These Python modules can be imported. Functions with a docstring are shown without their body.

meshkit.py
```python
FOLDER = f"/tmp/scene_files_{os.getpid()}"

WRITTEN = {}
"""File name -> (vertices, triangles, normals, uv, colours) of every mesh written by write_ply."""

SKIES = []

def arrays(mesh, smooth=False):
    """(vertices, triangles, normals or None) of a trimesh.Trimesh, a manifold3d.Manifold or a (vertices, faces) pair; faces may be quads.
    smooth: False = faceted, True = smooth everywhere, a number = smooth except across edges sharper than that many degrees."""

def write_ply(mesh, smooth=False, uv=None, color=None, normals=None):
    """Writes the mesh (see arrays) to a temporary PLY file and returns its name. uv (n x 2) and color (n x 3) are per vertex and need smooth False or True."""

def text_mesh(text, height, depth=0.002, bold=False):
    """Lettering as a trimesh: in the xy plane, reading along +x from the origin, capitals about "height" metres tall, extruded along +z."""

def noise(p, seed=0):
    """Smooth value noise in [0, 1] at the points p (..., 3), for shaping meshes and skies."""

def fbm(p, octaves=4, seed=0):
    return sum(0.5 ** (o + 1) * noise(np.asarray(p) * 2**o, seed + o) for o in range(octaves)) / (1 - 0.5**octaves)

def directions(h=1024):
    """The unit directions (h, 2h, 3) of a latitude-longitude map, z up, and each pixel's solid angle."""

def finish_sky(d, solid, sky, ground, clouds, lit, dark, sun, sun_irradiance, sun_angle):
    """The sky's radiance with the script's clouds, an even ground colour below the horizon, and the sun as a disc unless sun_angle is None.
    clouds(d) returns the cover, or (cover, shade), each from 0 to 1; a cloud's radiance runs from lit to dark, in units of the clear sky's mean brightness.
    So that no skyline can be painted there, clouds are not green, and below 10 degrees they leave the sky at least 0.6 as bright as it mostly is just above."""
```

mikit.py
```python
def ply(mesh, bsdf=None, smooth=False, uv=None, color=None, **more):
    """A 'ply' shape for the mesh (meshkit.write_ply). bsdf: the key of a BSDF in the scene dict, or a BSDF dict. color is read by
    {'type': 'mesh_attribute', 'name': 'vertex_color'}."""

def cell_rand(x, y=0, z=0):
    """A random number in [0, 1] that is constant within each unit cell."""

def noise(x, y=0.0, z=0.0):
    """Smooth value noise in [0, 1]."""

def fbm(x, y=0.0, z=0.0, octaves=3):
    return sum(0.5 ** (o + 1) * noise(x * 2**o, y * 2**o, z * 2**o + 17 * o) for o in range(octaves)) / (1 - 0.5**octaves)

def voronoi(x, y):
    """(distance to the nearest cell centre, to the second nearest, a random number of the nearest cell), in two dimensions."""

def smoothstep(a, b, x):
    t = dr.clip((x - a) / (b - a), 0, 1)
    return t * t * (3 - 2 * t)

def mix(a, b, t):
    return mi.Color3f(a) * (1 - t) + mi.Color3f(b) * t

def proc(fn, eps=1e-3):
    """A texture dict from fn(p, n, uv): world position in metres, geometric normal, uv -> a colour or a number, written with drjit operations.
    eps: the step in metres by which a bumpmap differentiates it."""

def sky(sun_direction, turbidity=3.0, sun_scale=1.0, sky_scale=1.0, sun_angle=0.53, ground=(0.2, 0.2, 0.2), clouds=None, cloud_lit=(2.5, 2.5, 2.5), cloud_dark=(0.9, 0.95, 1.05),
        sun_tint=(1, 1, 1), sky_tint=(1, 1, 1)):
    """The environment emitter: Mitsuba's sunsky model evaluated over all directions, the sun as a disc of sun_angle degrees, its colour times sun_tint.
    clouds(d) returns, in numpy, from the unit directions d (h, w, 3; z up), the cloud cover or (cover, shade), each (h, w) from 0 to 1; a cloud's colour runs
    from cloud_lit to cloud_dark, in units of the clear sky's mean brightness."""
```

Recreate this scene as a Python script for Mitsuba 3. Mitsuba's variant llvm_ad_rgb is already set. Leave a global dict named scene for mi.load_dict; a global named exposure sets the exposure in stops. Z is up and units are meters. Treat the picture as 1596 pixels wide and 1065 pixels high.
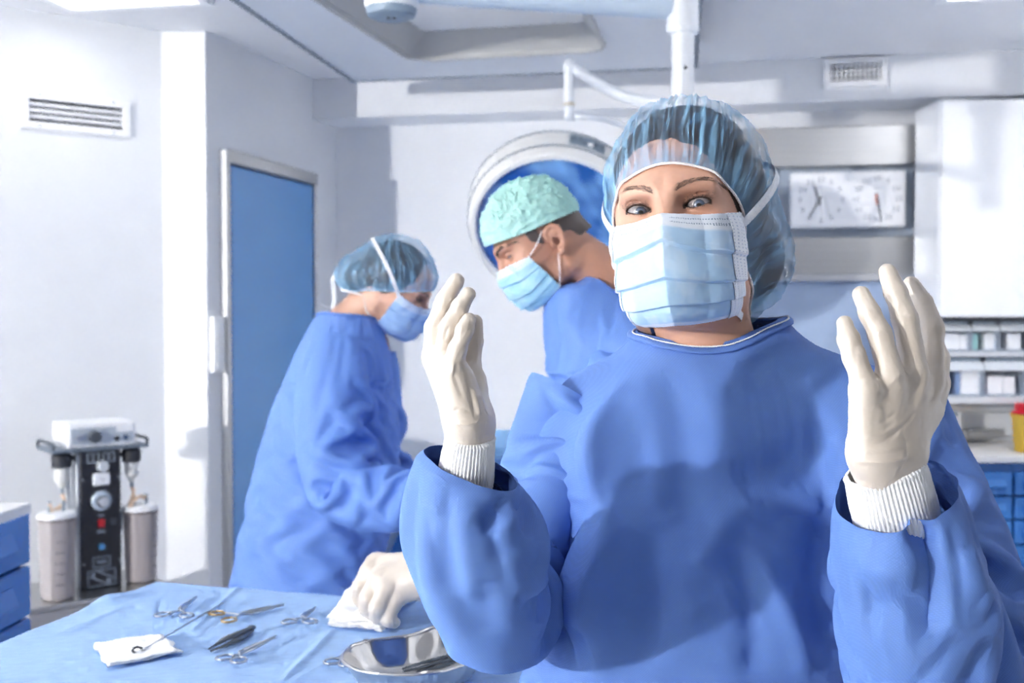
import math, numpy as np, trimesh, mitsuba as mi, mikit, meshkit
import manifold3d as m3
from scipy import sparse
from shapely.geometry import Polygon
from mikit import proc, ply, noise, fbm, smoothstep, mix, cell_rand
import drjit as dr

T = mi.ScalarTransform4f
scene, labels = {}, {}

# ------------------------------------------------------------------ camera
W, H, F, CAMZ = 1596, 1065, 1760.0, 1.45
CX, CY = W / 2, H / 2
PITCH = math.atan(52.5 / F)
scene['camera'] = {
    'type': 'thinlens', 'fov': 2 * math.degrees(math.atan(CX / F)), 'fov_axis': 'x',
    'to_world': T().look_at(origin=[0, 0, CAMZ], target=[0, math.cos(PITCH), CAMZ - math.sin(PITCH)], up=[0, 0, 1]),
    'focus_distance': 1.03, 'aperture_radius': 0.0022, 'near_clip': 0.02, 'far_clip': 100.0}

# ------------------------------------------------------------------ lights
exposure = -0.6
FILL_L = 0.24          # daylight stand-in: even fill added through the open rear of the room
scene['ambient_fill'] = {'type': 'constant', 'radiance': {'type': 'rgb', 'value': [FILL_L * 1.0, FILL_L * 1.0, FILL_L * 1.0]}}
KEY_POS, KEY_R, KEY_L = np.array([-5.2, -2.6, 2.12]), 0.10, 7000.0   # the photographer's flash head, left of the camera
LAMP_L = 11.5        # ceiling luminaires

# ------------------------------------------------------------------ helpers
def lin(r, g, b):
    c = np.array([r, g, b]) / 255.0
    return [float(x) for x in np.where(c <= 0.04045, c / 12.92, ((c + 0.055) / 1.055) ** 2.4)]


_f = np.array([0, math.cos(PITCH), -math.sin(PITCH)])
_u = np.array([0, math.sin(PITCH), math.cos(PITCH)])
CAM = np.array([0, 0, CAMZ])


def ray(px, py):
    return (px - CX) / F * np.array([1, 0, 0]) + _f - (py - CY) / F * _u


def P(px, py, y):
    """the point that lies y metres in front of the camera on this line of sight"""
    r = ray(px, py)
    return CAM + r * (y / r[1])


def PZ(px, py, z):
    r = ray(px, py)
    return CAM + r * ((z - CAMZ) / r[2])


def PP(px, py, o, n):
    r = ray(px, py)
    return CAM + r * (np.dot(np.asarray(o) - CAM, n) / np.dot(r, n))


def proj(p):
    p = np.asarray(p, float) - CAM
    d = p @ _f
    return np.stack([CX + F * p[..., 0] / d, CY - F * (p @ _u) / d], -1)


def nrm(v):
    v = np.asarray(v, float)
    return v / np.linalg.norm(v)


def frame(o, x, z=(0, 0, 1)):
    """4x4 with local x along x, z near z"""
    x = nrm(x); y = nrm(np.cross(z, x)); z = np.cross(x, y)
    m = np.eye(4); m[:3, 0], m[:3, 1], m[:3, 2], m[:3, 3] = x, y, z, o
    return m


def xf(mesh, m):
    mesh = mesh.copy(); mesh.apply_transform(m)
    return mesh


def mv(mesh, *d):
    mesh = mesh.copy(); mesh.apply_translation(d)
    return mesh


def cat(*ms):
    return trimesh.util.concatenate([m for m in ms])


def cbox(x0, x1, y0, y1, z0, z1, b=0.003):
    """chamfered box"""
    b = min(b, (x1 - x0) * .45, (y1 - y0) * .45, (z1 - z0) * .45)
    pts = []
    for X, sx in ((x0, 1), (x1, -1)):
        for Y, sy in ((y0, 1), (y1, -1)):
            for Z, sz in ((z0, 1), (z1, -1)):
                pts += [(X, Y + sy * b, Z + sz * b), (X + sx * b, Y, Z + sz * b), (X + sx * b, Y + sy * b, Z)]
    return trimesh.convex.convex_hull(np.array(pts))


def tube(path, r, n=10, closed=False, flat=1.0, up=None, caps=True):
    """sweep a circle (or ellipse, flat = ratio of the second axis) of radius r (number or list) along the path"""
    path = np.asarray(path, float); m = len(path)
    r = np.broadcast_to(np.asarray(r, float), (m,))
    if closed:
        t = np.roll(path, -1, 0) - np.roll(path, 1, 0)
    else:
        t = np.gradient(path, axis=0)
    t /= np.linalg.norm(t, axis=1, keepdims=True) + 1e-12
    a = np.array(up if up is not None else ([0, 0, 1] if abs(t[0][2]) < .9 else [1, 0, 0]), float)
    N = []
    for i in range(m):
        if up is not None:
            a = np.array(up, float)
        a = a - t[i] * np.dot(a, t[i]); a /= np.linalg.norm(a) + 1e-12
        N.append(a.copy())
    N = np.array(N); B = np.cross(t, N)
    an = np.arange(n) * 2 * math.pi / n
    v = path[:, None] + r[:, None, None] * (np.cos(an)[None, :, None] * N[:, None] * flat + np.sin(an)[None, :, None] * B[:, None])
    v = v.reshape(-1, 3); f = []
    k = m if closed else m - 1
    i, j = np.meshgrid(np.arange(k), np.arange(n), indexing='ij')
    a0 = i * n + j; a1 = i * n + (j + 1) % n; b0 = ((i + 1) % m) * n + j; b1 = ((i + 1) % m) * n + (j + 1) % n
    f = np.concatenate([np.stack([a0, a1, b1], -1).reshape(-1, 3), np.stack([a0, b1, b0], -1).reshape(-1, 3)])
    if not closed and caps:
        v = np.vstack([v, path[:1], path[-1:]]); c0, c1 = len(v) - 2, len(v) - 1
        jj = np.arange(n)
        f = np.vstack([f, np.stack([jj * 0 + c0, (jj + 1) % n, jj], 1), np.stack([jj * 0 + c1, (m - 1) * n + jj, (m - 1) * n + (jj + 1) % n], 1)])
    me = trimesh.Trimesh(v, f, process=False)
    return me


def lathe(profile, n=32):
    """profile: (radius, z) from the bottom up, closed to the axis by the caller"""
    pr = np.asarray(profile, float); m = len(pr)
    an = np.arange(n) * 2 * math.pi / n
    v = np.stack([pr[:, None, 0] * np.cos(an), pr[:, None, 0] * np.sin(an), np.repeat(pr[:, 1:2], n, 1)], -1).reshape(-1, 3)
    i, j = np.meshgrid(np.arange(m - 1), np.arange(n), indexing='ij')
    a0 = i * n + j; a1 = i * n + (j + 1) % n; b0 = a0 + n; b1 = a1 + n
    f = np.concatenate([np.stack([a0, a1, b1], -1).reshape(-1, 3), np.stack([a0, b1, b0], -1).reshape(-1, 3)])
    return trimesh.Trimesh(v, f, process=False)


def cyl(p0, p1, r, n=20, b=0.0):
    p0, p1 = np.asarray(p0, float), np.asarray(p1, float); h = np.linalg.norm(p1 - p0)
    b = b or min(r, h) * .12
    me = lathe([(0, 0), (r - b, 0), (r, b), (r, h - b), (r - b, h), (0, h)], n)
    z = (p1 - p0) / h
    return xf(me, frame(p0, np.cross([0, 1, 0] if abs(z[1]) < .9 else [1, 0, 0], z), z))


def extr(poly, h, z0=0.0):
    return mv(trimesh.creation.extrude_polygon(poly if isinstance(poly, Polygon) else Polygon(poly), h, engine='earcut'), 0, 0, z0)


def grid_mesh(v, closed_u=False):
    """v: (m, n, 3) -> quads; closed_u wraps the second index"""
    m, n = v.shape[:2]
    i, j = np.meshgrid(np.arange(m - 1), np.arange(n if closed_u else n - 1), indexing='ij')
    a0 = i * n + j; a1 = i * n + (j + 1) % n; b0 = a0 + n; b1 = a1 + n
    f = np.concatenate([np.stack([a0, a1, b1], -1).reshape(-1, 3), np.stack([a0, b1, b0], -1).reshape(-1, 3)])
    return trimesh.Trimesh(v.reshape(-1, 3), f, process=False)


def spline(pts, n=40, closed=False):
    from scipy.interpolate import CubicSpline
    pts = np.asarray(pts, float)
    if closed:
        pts = np.vstack([pts, pts[:1]])
    d = np.concatenate([[0], np.cumsum(np.linalg.norm(np.diff(pts, axis=0), axis=1) ** .5)])
    cs = CubicSpline(d, pts, bc_type='periodic' if closed else 'not-a-knot' if len(pts) > 3 else 'natural')
    return cs(np.linspace(0, d[-1], n, endpoint=not closed))


def taken(k):
    return k in scene or k in labels or any(x.startswith(k + '__') for x in scene)


def numbered(k):
    if not taken(k):
        return k
    i = 1
    while taken(f'{k}_{i:03d}'):
        i += 1
    return f'{k}_{i:03d}'


def thing(name, label, category, group=None):
    k = numbered(name)
    labels[k] = {'label': label, 'category': category}
    if group:
        labels[k]['group'] = group
    return k


def obj(name, mesh, bsdf, parent=None, smooth=35, label=None, **kw):
    k = numbered(parent + '__' + name if parent else name)
    scene[k] = ply(mesh, bsdf, smooth=smooth, **kw)
    if label:
        labels.setdefault(k, {})['label'] = label
    return k


def one(name, mesh, bsdf, label, category, group=None, smooth=35, **kw):
    k = obj(name, mesh, bsdf, None, smooth, **kw)
    labels[k] = {'label': label, 'category': category}
    if group:
        labels[k]['group'] = group
    return k


def struct(name, mesh, bsdf, label, smooth=False):
    k = obj(name, mesh, bsdf, None, smooth)
    labels[k] = {'label': label, 'category': name.split('_')[0], 'kind': 'structure'}
    return k


def mat(name, rgb, rough=.5, metal=0., spec=.5, two=True, **kw):
    base = {'type': 'rgb', 'value': lin(*rgb)} if isinstance(rgb, (tuple, list)) else rgb
    b = {'type': 'principled', 'base_color': base, 'roughness': rough, 'metallic': metal, 'specular': spec}
    b.update(kw)
    scene[name] = {'type': 'twosided', 'bsdf': b} if two else b
    return name


def bumped(name, rgb, fn, scale, rough=.5, eps=5e-4, spec=.5, **kw):
    base = {'type': 'rgb', 'value': lin(*rgb)} if isinstance(rgb, (tuple, list)) else rgb
    b = {'type': 'principled', 'base_color': base, 'roughness': rough, 'specular': spec}
    b.update(kw)
    scene[name] = {'type': 'twosided', 'bsdf': {'type': 'bumpmap', 'arbitrary': proc(fn, eps), 'scale': scale, 'bsdf': b}}
    return name


# ------------------------------------------------------------------ implicit modelling
def ln3(v):
    return np.sqrt(np.einsum('ij,ij->i', v, v))


def seg(p, a, b, ra, rb):
    """round cone"""
    a, b = np.asarray(a, np.float32), np.asarray(b, np.float32)
    ab = b - a; pa = p - a
    t = np.clip((pa @ ab) / max(float(ab @ ab), 1e-12), 0, 1)
    pa -= t[:, None] * ab
    return ln3(pa) - (ra + t * (rb - ra))


def sph(p, c, r):
    return ln3(p - np.asarray(c, np.float32)) - r


def ell(p, c, r):
    """ellipsoid, first-order distance"""
    r = np.asarray(r, np.float32); q = (p - np.asarray(c, np.float32)) / r
    k0 = ln3(q); k1 = ln3(q / r)
    return np.where(k1 > 1e-6, k0 * (k0 - 1) / np.maximum(k1, 1e-6), -r.min())


def smin(a, b, k):
    h = np.clip(.5 + .5 * (b - a) / k, 0, 1)
    return b * (1 - h) + a * h - k * h * (1 - h)


def smax(a, b, k):
    return -smin(-a, -b, k)


def surface(fn, lo, hi, h, B=8):
    """naive surface nets of fn < 0 over the box, evaluated only in blocks near the surface"""
    lo = np.asarray(lo, float); hi = np.asarray(hi, float)
    nb = np.ceil((hi - lo) / (h * B)).astype(int); n = nb * B
    g = np.full(tuple(n), 1.0, np.float32)
    bi = np.stack(np.meshgrid(*[np.arange(k) for k in nb], indexing='ij'), -1).reshape(-1, 3)
    c = (lo + (bi * B + (B - 1) / 2) * h).astype(np.float32)
    d = fn(c)
    reach = h * B * .87 * 1.5
    near = np.abs(d) < reach
    off = np.stack(np.meshgrid(*[np.arange(B)] * 3, indexing='ij'), -1).reshape(-1, 3)
    gb = np.broadcast_to(d[:, None], (len(bi), B ** 3)).copy()
    idx = np.nonzero(near)[0]
    for s in range(0, len(idx), 1500):
        k = idx[s:s + 1500]
        pts = (lo + ((bi[k] * B)[:, None] + off[None]) * h).astype(np.float32)
        gb[k] = fn(pts.reshape(-1, 3)).reshape(len(k), -1)
    g = gb.reshape(*nb, B, B, B).transpose(0, 3, 1, 4, 2, 5).reshape(n)
    ins = g < 0
    s = [slice(0, -1), slice(1, None)]
    corner = [(a, b, cc) for a in (0, 1) for b in (0, 1) for cc in (0, 1)]
    cnt = sum(ins[s[a], s[b], s[cc]].astype(np.int8) for a, b, cc in corner)
    act = (cnt > 0) & (cnt < 8)
    cell = np.argwhere(act)
    vid = -np.ones(act.shape, np.int32); vid[act] = np.arange(len(cell))
    val = np.stack([g[cell[:, 0] + a, cell[:, 1] + b, cell[:, 2] + cc] for a, b, cc in corner], 1)
    acc = np.zeros((len(cell), 3)); num = np.zeros(len(cell))
    cp = np.array(corner, float)
    for i in range(8):
        for j in range(i + 1, 8):
            if abs(cp[i] - cp[j]).sum() == 1:
                m = (val[:, i] < 0) != (val[:, j] < 0)
                t = val[m, i] / (val[m, i] - val[m, j])
                acc[m] += cp[i] + t[:, None] * (cp[j] - cp[i]); num[m] += 1
    v = lo + (cell + acc / num[:, None]) * h
    faces = []
    for ax in range(3):
        o1, o2 = [k for k in range(3) if k != ax]
        sl0 = [slice(1, -1)] * 3; sl1 = [slice(1, -1)] * 3
        sl0[ax] = slice(0, -1); sl1[ax] = slice(1, None)
        A, Bv = ins[tuple(sl0)], ins[tuple(sl1)]
        for flip, m in ((False, A & ~Bv), (True, ~A & Bv)):
            e = np.argwhere(m); e[:, o1] += 1; e[:, o2] += 1
            q = []
            for da, db in ((0, 0), (1, 0), (1, 1), (0, 1)):
                k = e.copy(); k[:, o1] -= da; k[:, o2] -= db
                q.append(vid[k[:, 0], k[:, 1], k[:, 2]])
            q = np.stack(q, 1)
            if flip != (ax == 1):
                q = q[:, ::-1]
            faces.append(q)
    q = np.vstack(faces); q = q[(q >= 0).all(1)]
    return trimesh.Trimesh(v, np.vstack([q[:, [0, 1, 2]], q[:, [0, 2, 3]]]), process=False)


def adjacency(mesh):
    e = mesh.edges_unique; n = len(mesh.vertices)
    A = sparse.coo_matrix((np.ones(len(e) * 2), (np.r_[e[:, 0], e[:, 1]], np.r_[e[:, 1], e[:, 0]])), (n, n)).tocsr()
    return A, e


def smoothed(mesh, it=4, lam=.5, mu=-.53, keep=None):
    A, _ = adjacency(mesh)
    D = sparse.diags(1 / np.maximum(np.asarray(A.sum(1)).ravel(), 1)) @ A
    v = np.array(mesh.vertices); v0 = v.copy()
    for k in range(it):
        for l in (lam, mu):
            if l:
                v = v + l * (D @ v - v)
    if keep is not None:
        v[keep] = v0[keep]
    return trimesh.Trimesh(v, mesh.faces, process=False)


def vnormals(mesh):
    v, f = np.asarray(mesh.vertices), np.asarray(mesh.faces)
    n = np.zeros_like(v); fn = np.cross(v[f[:, 1]] - v[f[:, 0]], v[f[:, 2]] - v[f[:, 0]])
    for k in range(3):
        np.add.at(n, f[:, k], fn)
    return n / np.maximum(np.linalg.norm(n, axis=1, keepdims=True), 1e-20)


def buckle(mesh, excess=.04, bend=.5, hold=.02, it=200, seed=1, jitter=.0008, mask=None, aniso=None, cap=.02):
    """cloth with a little too much fabric: edges want to be longer than they are, bending resists, a weak
    spring holds the overall shape. Leaves the wrinkles of the surplus."""
    A, e = adjacency(mesh)
    n = len(mesh.vertices)
    deg = np.maximum(np.asarray(A.sum(1)).ravel(), 1)
    D = sparse.diags(1 / deg) @ A
    v0 = np.array(mesh.vertices); N0 = vnormals(mesh)
    L = np.linalg.norm(v0[e[:, 0]] - v0[e[:, 1]], axis=1)
    ex = np.full(len(e), excess) if np.isscalar(excess) else (excess[e[:, 0]] + excess[e[:, 1]]) / 2
    if aniso is not None:      # surplus only along this direction field
        d = (v0[e[:, 1]] - v0[e[:, 0]]) / np.maximum(L[:, None], 1e-9)
        a = aniso if aniso.ndim == 1 else aniso[e[:, 0]]
        ex = ex * np.abs((d * a).sum(-1))
    L = L * (1 + ex)
    Einc = sparse.coo_matrix((np.r_[np.ones(len(e)), -np.ones(len(e))], (np.r_[e[:, 0], e[:, 1]], np.tile(np.arange(len(e)), 2))), (n, len(e))).tocsr()
    rng = np.random.default_rng(seed)
    nz = (meshkit.fbm(v0 * 18 + seed * 7.1, 4) - .5)
    v = v0 + N0 * (nz * 2 * jitter * 4)[:, None]
    vel = np.zeros_like(v)
    m = np.ones(n) if mask is None else mask
    for k in range(it):
        d = v[e[:, 0]] - v[e[:, 1]]
        l = np.linalg.norm(d, axis=1)
        c = ((L - l) / np.maximum(l, 1e-9))[:, None] * d * .5
        force = (Einc @ c) / deg[:, None] * 1.6
        lap = D @ v - v
        bl = D @ lap - lap
        vel = .82 * vel + force - bend * bl + hold * (v0 - v)
        v = v + vel * m[:, None]
        if cap:
            dd = v - v0; ln = np.linalg.norm(dd, axis=1, keepdims=True)
            v = v0 + dd * np.minimum(1, cap / np.maximum(ln, 1e-9))
    return trimesh.Trimesh(v, mesh.faces, process=False)


def strokes(mesh, items, depth_hint=None, front=True):
    """sculpt folds: items = (pixel path, width m, height m[, sharp]); a path is laid on the camera-facing side of the
    mesh where those lines of sight meet it and the cloth around it is raised (height > 0) or creased (height < 0)"""
    v = np.array(mesh.vertices); N = vnormals(mesh)
    px = proj(v)
    dist = np.linalg.norm(v - CAM, axis=1)
    facing = ((v - CAM) * N).sum(1) < 0
    from scipy.spatial import cKDTree
    fi = np.nonzero(facing)[0]
    tree = cKDTree(px[fi])
    out = v.copy()
    for it in items:
        path, wd, hgt = np.asarray(it[0], float), it[1], it[2]
        sharp = it[3] if len(it) > 3 else 1.0
        m = max(4, int(np.linalg.norm(np.diff(path, axis=0), axis=1).sum() / 4))
        q = spline(path, m) if len(path) > 2 else path[0] + np.linspace(0, 1, m)[:, None] * (path[1] - path[0])
        pts = []
        for a in q:
            k = tree.query_ball_point(a, 9)
            if not k:
                pts.append(None); continue
            k = fi[np.array(k)]
            pts.append(v[k[np.argmin(dist[k])]])
        ok = [i for i, p in enumerate(pts) if p is not None]
        if len(ok) < 2:
            continue
        C = np.array([pts[i] for i in ok]); s = np.array(ok) / (m - 1)
        from scipy.ndimage import gaussian_filter1d
        C = gaussian_filter1d(C, 4, axis=0, mode='nearest')
        dd, kk = cKDTree(C).query(v, distance_upper_bound=wd * 3)
        hit = np.isfinite(dd)
        kk = np.minimum(kk, len(C) - 1)
        prof = np.exp(-(np.abs(dd[hit]) / wd) ** (2 / sharp if sharp > 1 else 2)) if sharp >= 1 else 1 / (1 + (dd[hit] / wd) ** 2)
        taper = np.clip(np.minimum(s[kk[hit]], 1 - s[kk[hit]]) * 5 + .25, 0, 1) if not (len(it) > 4 and it[4]) else np.clip((1 - s[kk[hit]]) * 4, 0, 1)
        out[hit] += N[hit] * (prof * taper * hgt)[:, None]
    return trimesh.Trimesh(out, mesh.faces, process=False)


def drop_faces(mesh, keep_vertex):
    f = np.asarray(mesh.faces); f = f[keep_vertex[f].all(1)]
    used = np.unique(f); remap = -np.ones(len(mesh.vertices), int); remap[used] = np.arange(len(used))
    return trimesh.Trimesh(np.asarray(mesh.vertices)[used], remap[f], process=False)


def skin(mesh, t):
    """give an open cloth surface a thickness t towards its inside, and close its rim"""
    v = np.asarray(mesh.vertices); f = np.asarray(mesh.faces); n = len(v)
    inner = v - vnormals(mesh) * t
    e = np.sort(np.vstack([f[:, [0, 1]], f[:, [1, 2]], f[:, [2, 0]]]), 1)
    raw = np.vstack([f[:, [0, 1]], f[:, [1, 2]], f[:, [2, 0]]])
    _, inv, c = np.unique(e, axis=0, return_inverse=True, return_counts=True)
    b = raw[c[inv.ravel()] == 1]
    return trimesh.Trimesh(np.vstack([v, inner]), np.vstack([f, f[:, ::-1] + n, np.c_[b[:, 1], b[:, 0], b[:, 0] + n], np.c_[b[:, 1], b[:, 0] + n, b[:, 1] + n]]), process=False)

# ------------------------------------------------------------------ cloth
def cloth_tube(X0, circ, length, it=260, g=(0, 0, -9.8), dt=.006, hold=0.0, bend=.25, shear=.35, collide=(), pin_first=2, pin_last=2, damp=.94, seed=1, jitter=.002, inner=3, holdv=None):
    """position based cloth on a grid X0 (m along, n around). circ: rest circumference per row (m), length: rest length along.
    collide: capsules (a, b, ra, rb) the cloth stays outside of"""
    m, n = X0.shape[:2]
    x = X0.copy()
    rng = np.random.default_rng(seed)
    nz = meshkit.fbm(X0.reshape(-1, 3) * 22 + seed * 3.3, 3).reshape(m, n) - .5
    c = X0.mean(1, keepdims=True); d = X0 - c
    x = x + d / np.maximum(np.linalg.norm(d, axis=-1, keepdims=True), 1e-6) * (nz * jitter * 8)[..., None]
    if circ is None:                     # rest lengths from the shape itself, with a surplus (around, along)
        eu, ev = length
        lu = np.linalg.norm(np.roll(X0, -1, 1) - X0, axis=-1) * (1 + eu); lv = np.linalg.norm(X0[1:] - X0[:-1], axis=-1) * (1 + ev)
        ex = math.sqrt((1 + eu) * (1 + ev))
        lds = {k: np.linalg.norm(np.roll(X0[1:], -k, 1) - X0[:-1], axis=-1) * ex for k in (1, -1)}
    else:
        lu = np.repeat((np.broadcast_to(circ, (m,)) / n)[:, None], n, 1); lv = np.full((m - 1, n), length / (m - 1))
        lds = {k: np.sqrt(lu[:-1] ** 2 + lv ** 2) for k in (1, -1)}
    w = np.ones((m, n)); w[:pin_first] = 0
    if pin_last: w[-pin_last:] = 0
    vel = np.zeros_like(x)
    g = np.asarray(g, float)
    def solve(a, b, wa, wb, L, k, only_compress=False):
        dd = b - a; l = np.sqrt((dd * dd).sum(-1)) + 1e-9
        s = (l - L) / l
        if only_compress: s = np.minimum(s, 0)
        ws = np.maximum(wa + wb, 1e-9)
        cc = (k * s / ws)[..., None] * dd
        return a + wa[..., None] * cc, b - wb[..., None] * cc
    for step in range(it):
        vel = vel * damp + g * dt * w[..., None]
        xo = x.copy()
        x = x + vel * dt
        for _ in range(inner):
            for o in (0, 1):                       # around
                y = np.roll(x, -o, 1); wy = np.roll(w, -o, 1); L = np.roll(lu, -o, 1)[:, 0::2]
                a, b = solve(y[:, 0::2], y[:, 1::2], wy[:, 0::2], wy[:, 1::2], L, 1.0)
                y[:, 0::2] = a; y[:, 1::2] = b; x = np.roll(y, o, 1)
            for o in (0, 1):                       # along
                k = (m - o) // 2
                ia = slice(o, o + 2 * k, 2); ib = slice(o + 1, o + 1 + 2 * k, 2)
                x[ia], x[ib] = solve(x[ia], x[ib], w[ia], w[ib], lv[ia][:k], 1.0)
            for sgn in (1, -1):                    # shear
                for o in (0, 1):
                    k = (m - o) // 2
                    ia = slice(o, o + 2 * k, 2); ib = slice(o + 1, o + 1 + 2 * k, 2)
                    a = x[ia]; b = np.roll(x[ib], -sgn, 1); wb = np.roll(w[ib], -sgn, 1)
                    a, b = solve(a, b, w[ia], wb, lds[sgn][ia][:k], shear)
                    x[ia] = a; x[ib] = np.roll(b, sgn, 1)
            if bend:
                for st in (2, 4):
                    kb = bend if st == 2 else bend * .5
                    dd = np.roll(x, -st, 1) - x; l = np.sqrt((dd * dd).sum(-1)) + 1e-9
                    q_ = np.minimum((l - st * lu) / l, 0)[..., None] * dd * (kb * .25)
                    x = x + (q_ - np.roll(q_, st, 1)) * w[..., None]
                    dd = x[st:] - x[:-st]; l = np.sqrt((dd * dd).sum(-1)) + 1e-9
                    q_ = np.minimum((l - st * lv[:len(l)]) / l, 0)[..., None] * dd * (kb * .25)
                    x[:-st] += q_ * w[:-st, :, None]; x[st:] -= q_ * w[st:, :, None]
            f = x.reshape(-1, 3)
            for a, b, ra, rb in collide:
                a = np.asarray(a, float); b = np.asarray(b, float); ab = b - a
                t = np.clip((f - a) @ ab / (ab @ ab), 0, 1)
                q = f - a - t[:, None] * ab
                l = np.sqrt((q * q).sum(1)) + 1e-9
                pen = np.maximum(ra + t * (rb - ra) - l, 0) * w.ravel()
                f = f + q / l[:, None] * pen[:, None]
            x = f.reshape(m, n, 3)
        if hold:
            hv = hold if holdv is None else hold * holdv[..., None]
            x = x + (X0 - x) * hv * w[..., None]
        vel = (x - xo) / dt
        sp_ = np.sqrt((vel * vel).sum(-1, keepdims=True)); vel *= np.minimum(1, 1.2 / np.maximum(sp_, 1e-9))
    return x


def spine_tube(pts, rad, m, n, flat=None, up=(0, -1, 0)):
    """rings about a smooth spine; pts (k,3), rad (k,) -> (m, n, 3) and the spine's length"""
    pts = np.asarray(pts, float)
    q = spline(np.c_[pts, rad], 400)
    s = np.r_[0, np.cumsum(np.linalg.norm(np.diff(q[:, :3], axis=0), axis=1))]
    k = np.linspace(0, s[-1], m)
    q = np.stack([np.interp(k, s, q[:, j]) for j in range(4)], 1)
    t = np.gradient(q[:, :3], axis=0); t /= np.linalg.norm(t, axis=1, keepdims=True)
    a = np.array(up, float); X = []
    th = np.linspace(0, 2 * math.pi, n, endpoint=False)
    for i in range(m):
        a = a - t[i] * (a @ t[i]); a /= np.linalg.norm(a); b = np.cross(t[i], a)
        X.append(q[i, :3] + q[i, 3] * (np.cos(th)[:, None] * a + np.sin(th)[:, None] * b))
    return np.array(X), s[-1], q


def upsample(X, k=2, closed=True):
    from scipy.ndimage import zoom
    m, n = X.shape[:2]
    if closed:
        pad = 6
        Y = np.concatenate([X[:, -pad:], X, X[:, :pad]], 1)
    else:
        Y = X; pad = 0
    from scipy.interpolate import CubicSpline
    Y = CubicSpline(np.arange(m), Y, axis=0)(np.linspace(0, m - 1, (m - 1) * k + 1))
    cols = np.arange(Y.shape[1])
    cs = CubicSpline(cols, Y, axis=1)
    return cs(pad + np.arange(n * k) / k) if closed else cs(np.linspace(0, n - 1, (n - 1) * k + 1))

# ------------------------------------------------------------------ materials of the room
def paint(c, amt=.02, s=9):
    c = lin(*c)
    return proc(lambda p, n, uv: mi.Color3f(c) * (1 - amt + 2 * amt * fbm(p.x * s, p.y * s, p.z * s)))


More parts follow.
